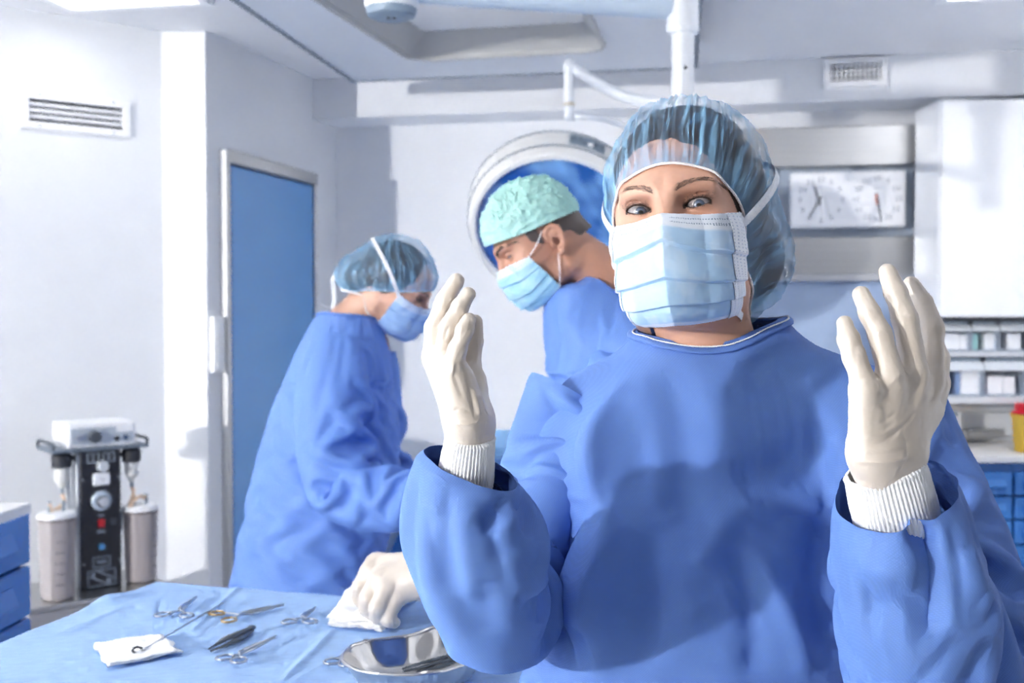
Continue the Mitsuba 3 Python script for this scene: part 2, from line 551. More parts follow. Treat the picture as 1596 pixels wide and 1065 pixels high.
bumped('m_wall', paint((232, 234, 238)), lambda p, n, uv: fbm(p.x * 160, p.y * 160, p.z * 160, 2), .0006, .55)
mat('m_ceiling', paint((228, 229, 232), .01), .7)
mat('m_canopy', (214, 219, 228), .45)
mat('m_white', (240, 241, 243), .4)
mat('m_whitegloss', (238, 240, 243), .22)
mat('m_floor', paint((196, 200, 206), .04, 3), .35)
mat('m_seam', (120, 130, 142), .6)
mat('m_rim', (176, 177, 178), .5)
mat('m_steel', proc(lambda p, n, uv: mi.Color3f(.56, .56, .56) * (.93 + .14 * noise(p.x * 6, p.y * 6, p.z * 420))), .34, 1.)
mat('m_chrome', (205, 208, 212), .18, 1.)
mat('m_door', (98, 158, 220), .28)
mat('m_dark', (26, 30, 38), .6)
mat('m_grille', (60, 66, 74), .6)
mat('m_greyplastic', (120, 134, 148), .5)
mat('m_drawer', (52, 116, 190), .35)
mat('m_counter', (228, 226, 224), .4)
scene['m_lamp'] = {'type': 'twosided', 'bsdf': {'type': 'diffuse', 'reflectance': {'type': 'rgb', 'value': [.85, .85, .85]}}}

# ------------------------------------------------------------------ the room
ZC = 2.61
A = np.array([-1.287, 4.77]); B = np.array([-1.47, 4.77])
wd = nrm([.247, .969]); lw = nrm([-.777, -.63])
U = np.array([math.sin(math.radians(11.3)), math.cos(math.radians(11.3))]); V = np.array([U[1], -U[0]])
K = np.array([-.939, 6.053])
D1, D2 = np.array([-1.233, 4.9]), np.array([-1.016, 5.75])
E = K + V * 3.75          # back right corner
LF = B + lw * 6.2
def v3(p, z=0.0): return np.array([p[0], p[1], z])


def wall(p, q, z0, z1, th=.12):
    """upright slab whose room side runs from p to q (room on the right-hand side going p -> q)"""
    p, q = np.asarray(p), np.asarray(q)
    d = nrm(q - p); n = np.array([-d[1], d[0]])
    return extr([tuple(p), tuple(q), tuple(q + n * th), tuple(p + n * th)], z1 - z0, z0)


struct('floor', extr([(-7, -5), (5, -5), (5, 7.2), (-7, 7.2)], .1, -.1), 'm_floor', 'pale blue grey vinyl floor')
struct('ceiling', extr([(-7, -5), (5, -5), (5, 7.2), (-7, 7.2)], .1, ZC), 'm_ceiling', 'white ceiling')
dz = 1.45 + (480 - 256) / F * 4.9 + .045
wl = cat(wall(A, D1, 0, ZC), wall(D1, D2, dz, ZC), wall(D2, K, 0, ZC))
struct('wall_door_side', wl, 'm_wall', 'white wall around the blue sliding door')
struct('wall_pillar', extr([tuple(B), tuple(A), (A[0] - .02, A[1] + .12), (B[0], B[1] + .12)], ZC), 'm_wall', 'bright white end face of a wall beside the door')
struct('wall_left', wall(LF, B, 0, ZC), 'm_wall', 'white wall behind the suction unit')
struct('wall_far_left', wall(np.array([LF[0], -4.8]), LF, 0, ZC), 'm_wall', 'white side wall')
struct('wall_back', wall(K - V * .2, E, 0, ZC), 'm_wall', 'white back wall behind the surgeons')
struct('wall_right', wall(E, E - U * 4.6, 0, ZC), 'm_wall', 'white side wall beyond the cabinets')
zs = 2.41
S0 = np.array([-1.01, 5.77])
SE = S0 + V * 3.85
sof = extr([tuple(S0), tuple(SE), tuple(SE + U * .32), tuple(S0 + U * .32)], ZC - zs, zs)
struct('trim_1', sof, 'm_wall', 'white boxed beam along the top of the back wall')

# blue sliding door, its steel frame and the grip box beside it
dn = np.array([wd[1], -wd[0]])                         # towards the room
Md = frame(v3(D1), v3(wd)); Ld = np.linalg.norm(D2 - D1)  # local x along the wall, y away from the room
pan = xf(cbox(.012, Ld - .01, -.012, .02, .004, dz - .05, .006), Md)
struct('door_1', pan, 'm_door', 'blue sliding door leaf')
obj('door_edge', xf(cbox(-.016, .012, -.02, .02, .004, dz - .052, .004), Md), mat('m_door_edge', (46, 104, 178), .3), 'door_1', False)
fr = [cbox(-.05, -.018, -.03, .05, 0, dz + .012, .005), cbox(Ld - .008, Ld + .012, -.026, .05, 0, dz + .005, .005)]
obj('frame_post', xf(fr[0], Md), 'm_steel', 'door_1', False); obj('frame_post', xf(fr[1], Md), 'm_steel', 'door_1', False)
obj('frame_head', xf(cbox(-.05, Ld + .012, -.03, .05, dz - .046, dz + .012, .005), Md), 'm_steel', 'door_1', False)
t = thing('door_switch', 'slim white switch box on the wall left of the blue door', 'switch')
z0, z1 = P(340, 580, 4.82)[2], P(340, 493, 4.82)[2]
bx0 = -.165
obj('housing', xf(cbox(bx0, bx0 + .085, -.03, 0, z0, z1, .006), Md), 'm_white', t, False)
obj('push_plate', xf(cbox(bx0 + .014, bx0 + .071, -.036, -.029, z0 + .015, z1 - .015, .003), Md), 'm_whitegloss', t, False)

# left wall vent
lx = nrm(B - LF); Ml = lambda o: frame(o, v3(lx))
ln = np.array([lx[1], -lx[0]])                         # towards the room
o = PP(119, 179, v3(B), v3(ln)); Mv = Ml(o)
a = np.linalg.inv(Mv) @ np.r_[PP(33, 150, v3(B), v3(ln)), 1]; b = np.linalg.inv(Mv) @ np.r_[PP(203, 168, v3(B), v3(ln)), 1]
hw = (b[0] - a[0]) / 2; hh = .073
t = thing('wall_vent', 'white slot air vent high on the left wall', 'vent')
def ring_frame(hw, hh, w, y0, y1, b=.002):
    return [cbox(-hw, hw, y0, y1, hh - w, hh, b), cbox(-hw, hw, y0, y1, -hh, -hh + w, b), cbox(-hw, -hw + w, y0, y1, -hh + w, hh - w, b), cbox(hw - w, hw, y0, y1, -hh + w, hh - w, b)]
obj('frame', xf(cat(*ring_frame(hw, hh, .03, -.016, 0)), Mv), 'm_white', t, False)
obj('duct', xf(cbox(-hw + .02, hw - .02, -.002, 0, -hh + .02, hh - .02), Mv), 'm_dark', t, False)
for k in range(3):
    zz = .024 - k * .024
    s_ = xf(cbox(-hw + .028, hw - .028, -.006, .006, -.0075, .0075, .002), trimesh.transformations.rotation_matrix(.5, [1, 0, 0]))
    obj('slat', xf(mv(s_, 0, -.006, zz), Mv), 'm_white', t, False)
for sx in (-.68, .68):
    for sz in (-1, 1):
        obj('screw', xf(cyl((sx * hw, -.016, sz * (hh - .012)), (sx * hw, -.018, sz * (hh - .012)), .004, 8), Mv), 'm_greyplastic', t)

# vent on the beam
o = PP(1333, 114, v3(S0), v3(U)); Mv = frame(o, v3(V)); sc = F / o[1]
t = thing('wall_vent', 'white square-grid air vent on the beam above the clock', 'vent')
hw, hh = 47 / sc, 23 / sc
obj('frame', xf(cat(*ring_frame(hw, hh, 9 / sc, -.03, 0)), Mv), 'm_white', t, False)
obj('duct', xf(cbox(-hw + .01, hw - .01, -.003, 0, -hh + .01, hh - .01), Mv), 'm_dark', t, False)
for k in range(11):
    x = -hw + 9 / sc + (2 * hw - 18 / sc) * (k + .5) / 11
    obj('upright_bar', xf(cbox(x - .0045, x + .0045, -.022, -.003, -hh + .012, hh - .012), Mv), 'm_white', t, False)
for k in range(4):
    z = -hh + 9 / sc + (2 * hh - 18 / sc) * (k + .5) / 4
    obj('cross_bar', xf(cbox(-hw + .012, hw - .012, -.014, -.003, z - .003, z + .003), Mv), 'm_white', t, False)

# lowered ceiling panel with its rounded light well
ZP = 2.5
pc = [PZ(550, 127, ZP), PZ(1085, 105, ZP)]
pu = nrm(pc[0][:2] - PZ(365, 0, ZP)[:2])
q = [pc[0][:2], pc[1][:2], pc[1][:2] - pu * 2.2, pc[0][:2] - pu * 2.2]
def rrect(pts, r): return Polygon(pts).buffer(-r).buffer(r, quad_segs=8)
hp = [PZ(643, 92, ZP)[:2], PZ(944, 76, ZP)[:2]]
hole = rrect([hp[0], hp[1], hp[1] - U * .95, hp[0] - U * 1.15 - np.array([.06, 0])], .1)
panel = Polygon(q).difference(hole)
t = thing('ceiling_panel', 'large pale grey ceiling panel with a rounded light well, above the operating lamp', 'ceiling panel')
obj('board', extr(panel, .03, ZP), 'm_canopy', t, False)
obj('edge_trim', extr(Polygon(q).buffer(.008, join_style=2).difference(Polygon(q).buffer(-.012, join_style=2)), .05, ZP - .004), 'm_seam', t, False)
obj('well_rim', extr(hole.buffer(.012).difference(hole.buffer(-.006)), .03, ZP - .012), 'm_rim', t, False)
hi_ = hole.buffer(-.03)
rr = [np.array(hole.exterior.coords)[:-1], np.array(hole.buffer(-.075).exterior.coords)[:-1]]
from shapely import LineString
def ring_at(poly, n=96):
    ls = poly.exterior; return np.array([ls.interpolate(k / n, normalized=True).coords[0] for k in range(n)])
ra_, rb_ = ring_at(hole), ring_at(hole.buffer(-.07))
sh = np.argmin(np.linalg.norm(rb_ - ra_[0], axis=1)); rb_ = np.roll(rb_, -sh, 0)
obj('well_side', grid_mesh(np.stack([np.c_[ra_, np.full(96, ZP)], np.c_[rb_, np.full(96, ZP + .095)]]), True), 'm_rim', t, True)
obj('diffuser', extr(hole.buffer(-.06), .01, ZP + .095), 'm_white', t, False)

# ceiling luminaires (the first one shows at the upper left)
scene['m_diffuser'] = {'type': 'diffuse', 'reflectance': {'type': 'rgb', 'value': [.8, .8, .8]}}
def luminaire(cx, cy, w, d, label):
    t = thing('ceiling_light', label, 'ceiling light')
    M = frame((cx, cy, ZC), v3(V))
    obj('frame', xf(cat(cbox(-w, w, -d, -d + .04, -.03, 0), cbox(-w, w, d - .04, d, -.03, 0), cbox(-w, -w + .04, -d, d, -.03, 0), cbox(w - .04, w, -d, d, -.03, 0)), M), 'm_white', t, False)
    me = xf(cbox(-w + .03, w - .03, -d + .03, d - .03, -.02, -.004, .001), M)
    k = obj('diffuser', me, 'm_diffuser', t, False)
    scene[k]['emitter'] = {'type': 'area', 'radiance': {'type': 'rgb', 'value': [LAMP_L, LAMP_L, LAMP_L * 1.03]}}
c = PZ(215, 2, ZC)
luminaire(c[0] - .02, c[1] - .14, .3, .15, 'white ceiling light at the top left edge')
luminaire(1.75, 3.6, .3, .6, 'white ceiling light above the cabinets')
luminaire(-1.6, 1.2, .6, .3, 'white ceiling light over the left side')

# photographer's flash head: bulb and reflector, off to the left of the camera
t = thing('flash_lamp', 'studio flash head on a stand', 'lamp')
bl = trimesh.creation.icosphere(subdivisions=3, radius=KEY_R); bl.apply_translation(KEY_POS)
k = obj('bulb', bl, 'm_lamp', t, True)
scene[k]['emitter'] = {'type': 'area', 'radiance': {'type': 'rgb', 'value': [KEY_L * c_ for c_ in (1.03, 1.0, .95)]}}
obj('stand', cyl((KEY_POS[0], KEY_POS[1], 0), KEY_POS - [0, 0, KEY_R + .005], .015), 'm_dark', t)

# ------------------------------------------------------------------ operating lamp, its column and arms
mat('m_lampwhite', (236, 236, 234), .25)
mat('m_armwhite', (226, 230, 236), .3)
mat('m_armblue', (186, 203, 222), .3)
yl = 3.3
s = yl / F
post = P(1064, 60, yl)
t = thing('lamp_column', 'white ceiling column with a horizontal arm ending in a round grey-capped hub', 'lamp arm')
obj('pole', cyl([post[0], post[1], 1.93], [post[0], post[1], 2.3], 17.5 * s, 28), 'm_armwhite', t)
obj('sleeve', xf(lathe([(0, 0), (23 * s, 0), (25.5 * s, .012), (25.5 * s, .02), (24.5 * s, .024), (24.5 * s, .24), (0, .24)], 32), frame([post[0], post[1], P(0, 53, yl)[2]], [1, 0, 0])), 'm_armwhite', t)
zc = P(0, 10, yl)[2]
e0, e1 = P(640, -12, yl - .05), P(1045, 10, yl)
obj('boom', tube([e0, e0 * .8 + e1 * .2, e0 * .5 + e1 * .5, e1], [15 * s, 17 * s, 18 * s, 19.5 * s], 20), 'm_armblue', t)
obj('joint', trimesh.creation.icosphere(3, 23 * s).apply_transform(frame([post[0], post[1], zc + .005], [1, 0, 0])), 'm_armwhite', t, True)
hb = P(610, 14, yl - .05)
obj('hub', xf(lathe([(0, 0), (39 * s, 0), (41 * s, .01), (41 * s, .14), (36 * s, .16), (0, .16)], 40), frame(hb, [1, 0, 0])), 'm_armwhite', t)
obj('hub_cap', xf(lathe([(0, -.026), (30 * s, -.026), (36.5 * s, -.02), (38.5 * s, -.002), (38.5 * s, .004), (0, .004)], 40), frame(hb, [1, 0, 0])), mat('m_hubcap', (128, 146, 164), .5), t)
for dx in (-4, 5):
    obj('screw', cyl(hb + [dx * s, -.006, -.03], hb + [dx * s, -.006, -.0255], 2.4 * s, 8), 'm_dark', t)
obj('lock_screw', cyl(P(1068, 105, yl - 17.5 * s), P(1068, 105, yl - 17.5 * s - .004), .005, 10), 'm_dark', t)

ya = 3.75
s = ya / F
t = thing('lamp_arm', 'thin white jointed arm reaching from the column to the operating lamp', 'lamp arm')
obj('upper_tube', tube(spline([P(890, 104, ya), P(925, 126, ya), P(965, 147, ya), P(1010, 159, ya - .12), P(1064, 168, yl + .03)], 24), np.linspace(8, 10.5, 24) * s, 14), 'm_armwhite', t, True); yh = 4.05
obj('joint_head', trimesh.creation.icosphere(2, 12 * s).apply_scale([.9, .9, 1.2]).apply_translation(P(888, 106, ya)), 'm_armwhite', t, True)
obj('drop_tube', cyl(P(887, 188, ya), P(887, 112, ya), 8 * s, 20), 'm_armwhite', t)
obj('collar', cyl(P(887, 166, ya), P(887, 160, ya), 8.8 * s, 20), mat('m_gold', (196, 190, 176), .3, .6), t)
yh = 4.05
s = yh / F
t = thing('operating_lamp', 'round white operating lamp with a blue reflecting face behind the surgeon', 'operating lamp')
n_ = nrm([-.10, -1, -.75])                               # the way the lamp shines
Ml_ = frame(P(866, 350, yh), np.cross([0, 0, 1], n_), n_)
Rl = 140 * s
k1, k2, k3, k4 = Rl, Rl * .985, Rl * .93, Rl * .87
obj('back_shell', xf(lathe([(0, -.15), (.5 * Rl, -.145), (.85 * Rl, -.12), (k1, -.092), (k1 * .99, -.088), (0, -.088)], 72), Ml_), 'm_lampwhite', t)
obj('rear_seal', xf(lathe([(.9 * Rl, -.094), (k1 * 1.008, -.094), (k1 * 1.008, -.088), (.9 * Rl, -.088)], 72), Ml_), 'm_seam', t)
obj('rim_band', xf(lathe([(.9 * Rl, -.088), (k1, -.088), (k2, -.005), (.9 * Rl, -.005)], 72), Ml_), 'm_lampwhite', t)
obj('front_seal', xf(lathe([(.9 * Rl, -.005), (k2 * 1.006, -.005), (k2 * 1.004, .001), (.9 * Rl, .001)], 72), Ml_), 'm_seam', t)
obj('bezel', xf(lathe([(.9 * Rl, .001), (k2 * .995, .001), (k3 * 1.03, .03), (k3, .04), (k4 * 1.02, .042), (k4, .035), (k4, .02)], 72), Ml_), 'm_lampwhite', t)
scene['m_lampglass'] = {'type': 'twosided', 'bsdf': {'type': 'principled', 'base_color': proc(lambda p, n, uv: mix(lin(18, 74, 158), lin(120, 170, 230), smoothstep(.47, .75, fbm(p.x * 9 + p.z * 4, p.z * 7, 3.0, 3)))), 'roughness': .08, 'specular': .7, 'clearcoat': 1.0, 'clearcoat_gloss': .95}}  # blue mottling paints the gowns' reflection into the glass colour
obj('glass', xf(lathe([(0, .026), (.5 * Rl, .025), (k4, .022), (k4, .012), (0, .012)], 72), Ml_), 'm_lampglass', t)
obj('yoke_tube', tube(spline([P(896, 182, ya), P(930, 184, ya), P(962, 192, ya + .06), P(1000, 215, ya + .12), P(1018, 262, ya + .22), P(1012, 330, ya + .30), P(1000, 352, yh + .03)], 24), 4.6 * s * ya / yh, 12), 'm_armwhite', t, True)
# keypad on the rim band
ang0 = math.atan2(*(np.linalg.inv(Ml_) @ np.r_[P(901, 238, yh), 1])[[1, 0]])
def on_rim(da, z, out): 
    r = k1 + (k2 - k1) * (z + .088) / .083 + out
    return (Ml_ @ np.array([r * math.cos(ang0 + da), r * math.sin(ang0 + da), z, 1]))[:3]
pad = grid_mesh(np.array([[on_rim(da, z, .004) for da in np.linspace(-.2, .2, 14)] for z in np.linspace(-.076, -.018, 4)]))
obj('keypad', skin(pad, .004) if (vnormals(pad)[20] @ (on_rim(0, -.05, .01) - on_rim(0, -.05, 0))) > 0 else skin(trimesh.Trimesh(pad.vertices, pad.faces[:, ::-1]), .004), 'm_greyplastic', t, False)
mat('m_key', (176, 188, 198), .5)
for k in range(6):
    da = -.16 + k * .064
    c = on_rim(da, -.034 if k in (2, 3) else -.05, .0045)
    obj('key', trimesh.creation.icosphere(1, .009 if k not in (2,) else .012).apply_scale([1, 1, .8]).apply_translation(c), 'm_white' if k == 2 else mat('m_key2', (98, 112, 126), .5) if k == 0 else 'm_key2', t)

# ------------------------------------------------------------------ steel wall panel with the clock, window below
Mb = lambda px, py, off=0.0: frame(PP(px, py, v3(K - U * off), v3(U)), v3(V))
def back(px, py, off=0.0): return PP(px, py, v3(K - U * off), v3(U))
def span(x0, x1, y0, y1, off):     # size of a rectangle of the back wall seen between these pixels
    a, b = back(x0, y1, off), back(x1, y0, off)
    return Mb(x0, y1, off), np.dot(b - a, v3(V)), b[2] - a[2]
t = thing('wall_panel', 'brushed steel wall panel with a recess around the wall clock', 'wall panel')
M, w_, h_ = span(1150, 1460, 196, 505, .0)
zt = 1 - (258 - 196) / 309; zb = 1 - (368 - 196) / 309
lx0, lx1 = (1205 - 1150) / 310 * w_, (1425 - 1150) / 310 * w_
obj('upper_sheet', xf(cbox(0, w_, -.08, 0, zt * h_, h_, .004), M), 'm_steel', t, False)
obj('lower_sheet', xf(cbox(0, w_, -.08, 0, zb * h_ - .19, zb * h_, .004), M), 'm_steel', t, False)
obj('side_sheet', xf(cbox(0, lx0, -.08, 0, zb * h_, zt * h_, .004), M), 'm_steel', t, False)
obj('side_sheet', xf(cbox(lx1, w_, -.08, 0, zb * h_, zt * h_, .004), M), 'm_steel', t, False)
obj('recess_back', xf(cbox(lx0, lx1, -.012, 0, zb * h_, zt * h_, .001), M), mat('m_recess', (172, 184, 200), .4, .3), t, False)
t = thing('observation_window', 'grey framed observation window below the wall clock', 'window')
M, w_, h_ = span(1150, 1449, 427, 640, .0)
obj('frame', xf(cat(*[cbox(0, w_, -.09, 0, h_ - .035, h_), cbox(0, .035, -.09, 0, 0, h_), cbox(w_ - .035, w_, -.09, 0, 0, h_), cbox(0, w_, -.09, 0, 0, .035)]), M), mat('m_winframe', (190, 192, 196), .4, .5), t, False)
obj('pane', xf(cbox(.03, w_ - .03, -.05, -.03, .03, h_ - .03, .001), M), mat('m_pane', (176, 196, 228), .12), t, False)

t = thing('wall_clock', 'white rectangular wall clock with two dials in the steel recess', 'clock')
M, w_, h_ = span(1231, 1413, 265, 356, .12)
obj('case', xf(cbox(0, w_, 0, .1, 0, h_, .006), M), 'm_white', t, False)
obj('face', xf(cbox(.012, w_ - .012, -.002, .002, .012, h_ - .012, .001), M), mat('m_face', (246, 247, 250), .5), t, False)
mat('m_print', (140, 146, 156), .6)
def flat(mesh, M, x, z, y=-.003):   # lettering standing on a wall: x right, z up
    R = np.eye(4); R[:3, :3] = np.array([[1, 0, 0], [0, 0, -1], [0, 1, 0]]); R[:3, 3] = [x, y, z]
    return xf(mesh, M @ R)
def word(s_, hgt, M, x, z, y=-.003, bold=False):
    me = meshkit.text_mesh(s_, hgt, .0012, bold)
    c = me.bounds.mean(0); me.apply_translation([-c[0], -c[1], 0])
    return flat(me, M, x, z, y)
for d_, (cx, nums) in enumerate(((.27, [str(k or 12) for k in range(12)]), (.755, [str(k * 5 or 60) for k in range(12)]))):
    ds = cat(*[word(s_, .022, M, cx * w_ + .098 * math.sin(k * math.pi / 6), .5 * h_ + .098 * math.cos(k * math.pi / 6), -.0025) for k, s_ in enumerate(nums)])
    obj('dial_numbers', ds, 'm_print', t, False)
def hand_(cx, tip, tail, wd_, m_, y):
    d = np.array([tip[0] - cx[0], tip[1] - cx[1]]); d = d / np.linalg.norm(d); n = np.array([-d[1], d[0]])
    a = np.array(cx) - d * tail
    pl = Polygon([a + n * wd_, a - n * wd_, np.array(tip) - n * wd_ * .6, np.array(tip) + n * wd_ * .6])
    obj('clock_hand', flat(extr(pl, .0015), M, 0, 0, y), m_, t, False)
def cp(px, py): return [(px - 1231) / 182 * w_, (356 - py) / 91 * h_]
mat('m_hand', (44, 50, 56), .5); mat('m_handred', (206, 96, 60), .5)
hand_(cp(1277, 312), cp(1269, 287), .02, .0035, 'm_hand', -.006)
hand_(cp(1277, 312), cp(1259, 343), .022, .0028, 'm_hand', -.008)
hand_(cp(1367, 305), cp(1375, 347), .01, .0032, 'm_hand', -.006)
hand_(cp(1366, 303), cp(1367.5, 320), .0, .004, 'm_handred', -.0085)

# ------------------------------------------------------------------ cabinets at the right
yc = 4.72
zc_ = P(0, 722, yc)[2]
fx = lambda px, y=yc: (px - CX) / F * y
t = thing('wall_cabinet', 'white wall cabinet above the transparent drawer bins', 'cabinet')
zb_ = P(0, 496, 4.95)[2]
obj('body', cbox(fx(1461, 4.95), 2.53, 4.95, 5.25, zb_, 2.36, .006), 'm_whitegloss', t, False)
for k in range(2):
    x0 = fx(1461, 4.95) + .004 + k * .385
    obj('cabinet_door', cbox(x0, x0 + .38, 4.93, 4.951, zb_ + .004, 2.355, .004), 'm_whitegloss', t, False)
obj('bottom_edge', cbox(fx(1461, 4.95), 2.53, 4.94, 5.0, zb_ - .012, zb_ - .001), 'm_dark', t, False)
# tilting transparent bins, two rows in a rack
t = thing('bin_rack', 'grey two-tier rack holding the transparent bins', 'rack')
yb = 4.98; sb = yb / F
Zb = lambda py: P(0, py, yb)[2]
XR = fx(1640, yb)
for (a_, b_) in ((548, 556), (618, 629)):
    obj('shelf', cbox(fx(1440, yb), XR, yb - .02, yb + .26, Zb(b_), Zb(a_), .002), mat('m_rack', (196, 200, 206), .4) if a_ == 548 else 'm_rack', t, False)
obj('rack_back', cbox(fx(1440, yb), XR, yb + .24, yb + .26, Zb(618), zb_ - .013, .002), mat('m_rackback', (150, 158, 170), .5), t, False)
scene['m_clear'] = {'type': 'twosided', 'bsdf': {'type': 'principled', 'base_color': {'type': 'rgb', 'value': lin(160, 172, 188)}, 'roughness': .15}}
scene['m_clearpane'] = {'type': 'thindielectric', 'int_ior': 1.3}
mat('m_paper', (240, 242, 245), .6); mat('m_teal', (150, 206, 204), .6); mat('m_bluebox', (120, 150, 196), .6)
rows = [(500, 548, [1440, 1513, 1556, 1612]), (557, 618, [1440, 1476, 1533, 1600])]
boxes = {(0, 0): [(1470, 1494, 520, 0), (1495, 1508, 522, 0)], (0, 1): [(1514, 1523, 520, 1), (1533, 1549, 520, 0)], (0, 2): [(1569, 1590, 520, 0)],
         (1, 0): [], (1, 1): [(1489, 1496, 580, 2), (1497, 1529, 578, 0)], (1, 2): [(1538, 1562, 586, 0), (1563, 1582, 587, 0)]}
words = ['first', 'second', 'third']
seen = {(0, 0): 'in the upper row beside the raised glove', (0, 1): 'second in the upper row, holding a narrow teal box', (0, 2): 'third in the upper row, at the frame edge',
        (1, 0): 'in the lower row beside the raised glove', (1, 1): 'in the lower row holding one wide white box', (1, 2): 'in the lower row holding two white boxes side by side'}
for r_, (ya_, yb_, xs) in enumerate(rows):
    for k in range(3):
        x0, x1 = fx(xs[k], yb) + .003, fx(xs[k + 1], yb) - .003
        z0, z1 = Zb(yb_) + .001, Zb(ya_) - .002
        h = z1 - z0
        t = thing('storage_bin', f'transparent plastic bin {seen[(r_, k)]}', 'bin', 'transparent bins under the wall cabinet')
        obj('side', cbox(x0, x0 + .006, yb, yb + .2, z0, z1 - .02, .001), 'm_clear', t, False)
        obj('side', cbox(x1 - .006, x1, yb, yb + .2, z0, z1 - .02, .001), 'm_clear', t, False)
        obj('bottom', cbox(x0, x1, yb, yb + .2, z0, z0 + .006, .001), 'm_clear', t, False)
        obj('front', cbox(x0 + .006, x1 - .006, yb, yb + .003, z0 + .006, z0 + h * .66, .0005), 'm_clearpane', t, False)
        lip = Polygon([(-.025, h * .68), (-.02, h * .66), (.012, h * .66), (.012, h * .9), (.004, h * .9)])
        obj('grip_lip', xf(extr([(p[0], p[1]) for p in np.array(lip.exterior.coords)[:-1]], x1 - x0), np.array([[0, 0, 1, x0], [1, 0, 0, yb], [0, 1, 0, z0], [0, 0, 0, 1.0]])), mat('m_lip', (214, 220, 226), .3) if (r_, k) == (0, 0) else 'm_lip', t, False)
        obj('label_slot', cbox(x0 + .01, x1 - .01, yb + .003, yb + .008, z0 + h * .9, z1, .001), 'm_greyplastic', t, False)
        for j, (bx0_, bx1_, bt, c_) in enumerate(boxes[(r_, k)]):
            what = [('white medicine box', 'narrow teal medicine box', 'narrow blue medicine box')[c_], ('white medicine box', 'narrow teal medicine box', 'narrow blue medicine box')[c_]][0]
            where = {(0, 0, 0): 'wider of two in the upper bin beside the glove', (0, 0, 1): 'narrower of two in the upper bin beside the glove', (0, 1, 0): 'in the upper row of bins', (0, 1, 1): 'right of the teal box in the upper bins',
                     (0, 2, 0): 'alone in the last upper bin', (1, 1, 0): 'left in a lower bin', (1, 1, 1): 'widest one, in the lower bins', (1, 2, 0): 'left of a pair in the lower bins', (1, 2, 1): 'right of a pair in the lower bins'}[(r_, k, j)]
            one('medicine_box', cbox(fx(bx0_, yb + .03), fx(bx1_, yb + .03), yb + .02, yb + .11, z0 + .0065, P(0, bt, yb + .03)[2], .002), ('m_paper', 'm_teal', 'm_bluebox')[c_], f'{what}, {where}', 'box', 'medicine boxes in the bins', False)
# backsplash shelf, worktop, drawers
XL = fx(1380)
one('splash_panel', cbox(XL, 2.53, 5.24, 5.27, zc_ + .03, Zb(629) + .01, .002), mat('m_splash', (206, 208, 210), .35, .4), 'pale steel splash panel between worktop and bins', 'panel', None, False)
one('worktop', cbox(XL - .02, 2.53, yc - .01, 5.28, zc_, zc_ + .03, .005), 'm_counter', 'off white worktop with a steel edge over the blue drawers', 'worktop', None, False)
t = thing('steel_bracket', 'slim grey wedge shelf fixed above the worktop', 'shelf')
obj('plate', extr([(fx(1494, 5.2), 5.235), (fx(1494, 5.2), 5.08), (fx(1568, 5.2), 5.2), (fx(1568, 5.2), 5.235)], .03, P(0, 679, 5.2)[2]), mat('m_wedge', (176, 178, 178), .4, .2), t, False)
obj('front_sheet', cbox(fx(1491, 5.25), fx(1577, 5.25), 5.205, 5.236, P(0, 678, 5.25)[2], P(0, 642, 5.25)[2], .003), mat('m_sheet', (220, 224, 228), .4), t, False)
pj = P(1478, 700, 5.0)
t = thing('canister', 'white canister with a dark lid rim on the worktop behind the raised glove', 'canister')
zj = zc_ + .031
obj('body', xf(lathe([(0, 0), (.036, 0), (.038, .004), (.038, .14), (0, .14)], 28), frame([pj[0], pj[1], zj], [1, 0, 0])), 'm_white', t)
obj('lid', xf(lathe([(0, .141), (.039, .141), (.039, .158), (.034, .161), (0, .161)], 28), frame([pj[0], pj[1], zj], [1, 0, 0])), 'm_greyplastic', t)
t = thing('sharps_bin', 'yellow sharps bin with a red lid on the worktop', 'bin')
pj = P(1607, 708, 4.855)
Mj = frame([pj[0], pj[1], zj], [1, 0, 0])
obj('body', xf(lathe([(0, 0), (.063, 0), (.067, .006), (.080, .152), (.086, .156), (.086, .163), (.078, .163), (0, .155)], 36), Mj), mat('m_yellow', (236, 190, 60), .35), t)
obj('lid', xf(lathe([(0, .164), (.081, .164), (.08, .172), (.066, .18), (.06, .196), (.03, .205), (0, .205)], 36), Mj), mat('m_red', (214, 10, 34), .35), t)
obj('lid_flap', xf(cbox(-.066, -.02, -.03, .03, .178, .21, .008), Mj), 'm_red', t, False)

Zd = lambda py: P(0, py, yc)[2]
def drawer_front(M, w, h, parent, bsdf='m_drawer', name='drawer'):
    """front with a recessed pull: local x along, y into the cabinet, z up"""
    fo, fi_ = .0, .018
    k = obj(name, xf(cbox(0, w, -.012, .012, 0, h, .005), M), bsdf, parent, False)
    x0, x1 = w * .12, w * .88
    zc0, zc1 = h * .28, h * .72
    pr = Polygon([(-.012, zc0), (-.030, zc0 + .006), (-.032, zc0 + .014), (-.014, zc1), (-.012, zc1)])
    lip = xf(extr(np.array(pr.exterior.coords)[:-1].tolist(), x1 - x0), M @ np.array([[0, 0, 1, x0], [1, 0, 0, 0], [0, 1, 0, 0], [0, 0, 0, 1.0]]))
    obj('pull', lip, bsdf, k, False)
    return k
def drawer_unit(x0, x1, label):
    t = thing('drawer_cabinet', label, 'cabinet')
    obj('carcass', cbox(x0, x1, yc + .015, 5.28, .06, zc_ - .001, .003), mat('m_carcass', (36, 84, 146), .4) if 'm_carcass' not in scene else 'm_carcass', t, False)
    obj('plinth', cbox(x0 + .01, x1 - .01, yc + .04, 5.25, 0, .06, .003), 'm_dark', t, False)
    for a_, b_ in ((737, 772), (775, 809), (812, 848), (851, 904), (908, 968), (972, 1040)):
        h = Zd(a_) - Zd(b_)
        drawer_front(frame([x0 + .006, yc, Zd(b_)], [1, 0, 0]), x1 - x0 - .012, h, t)
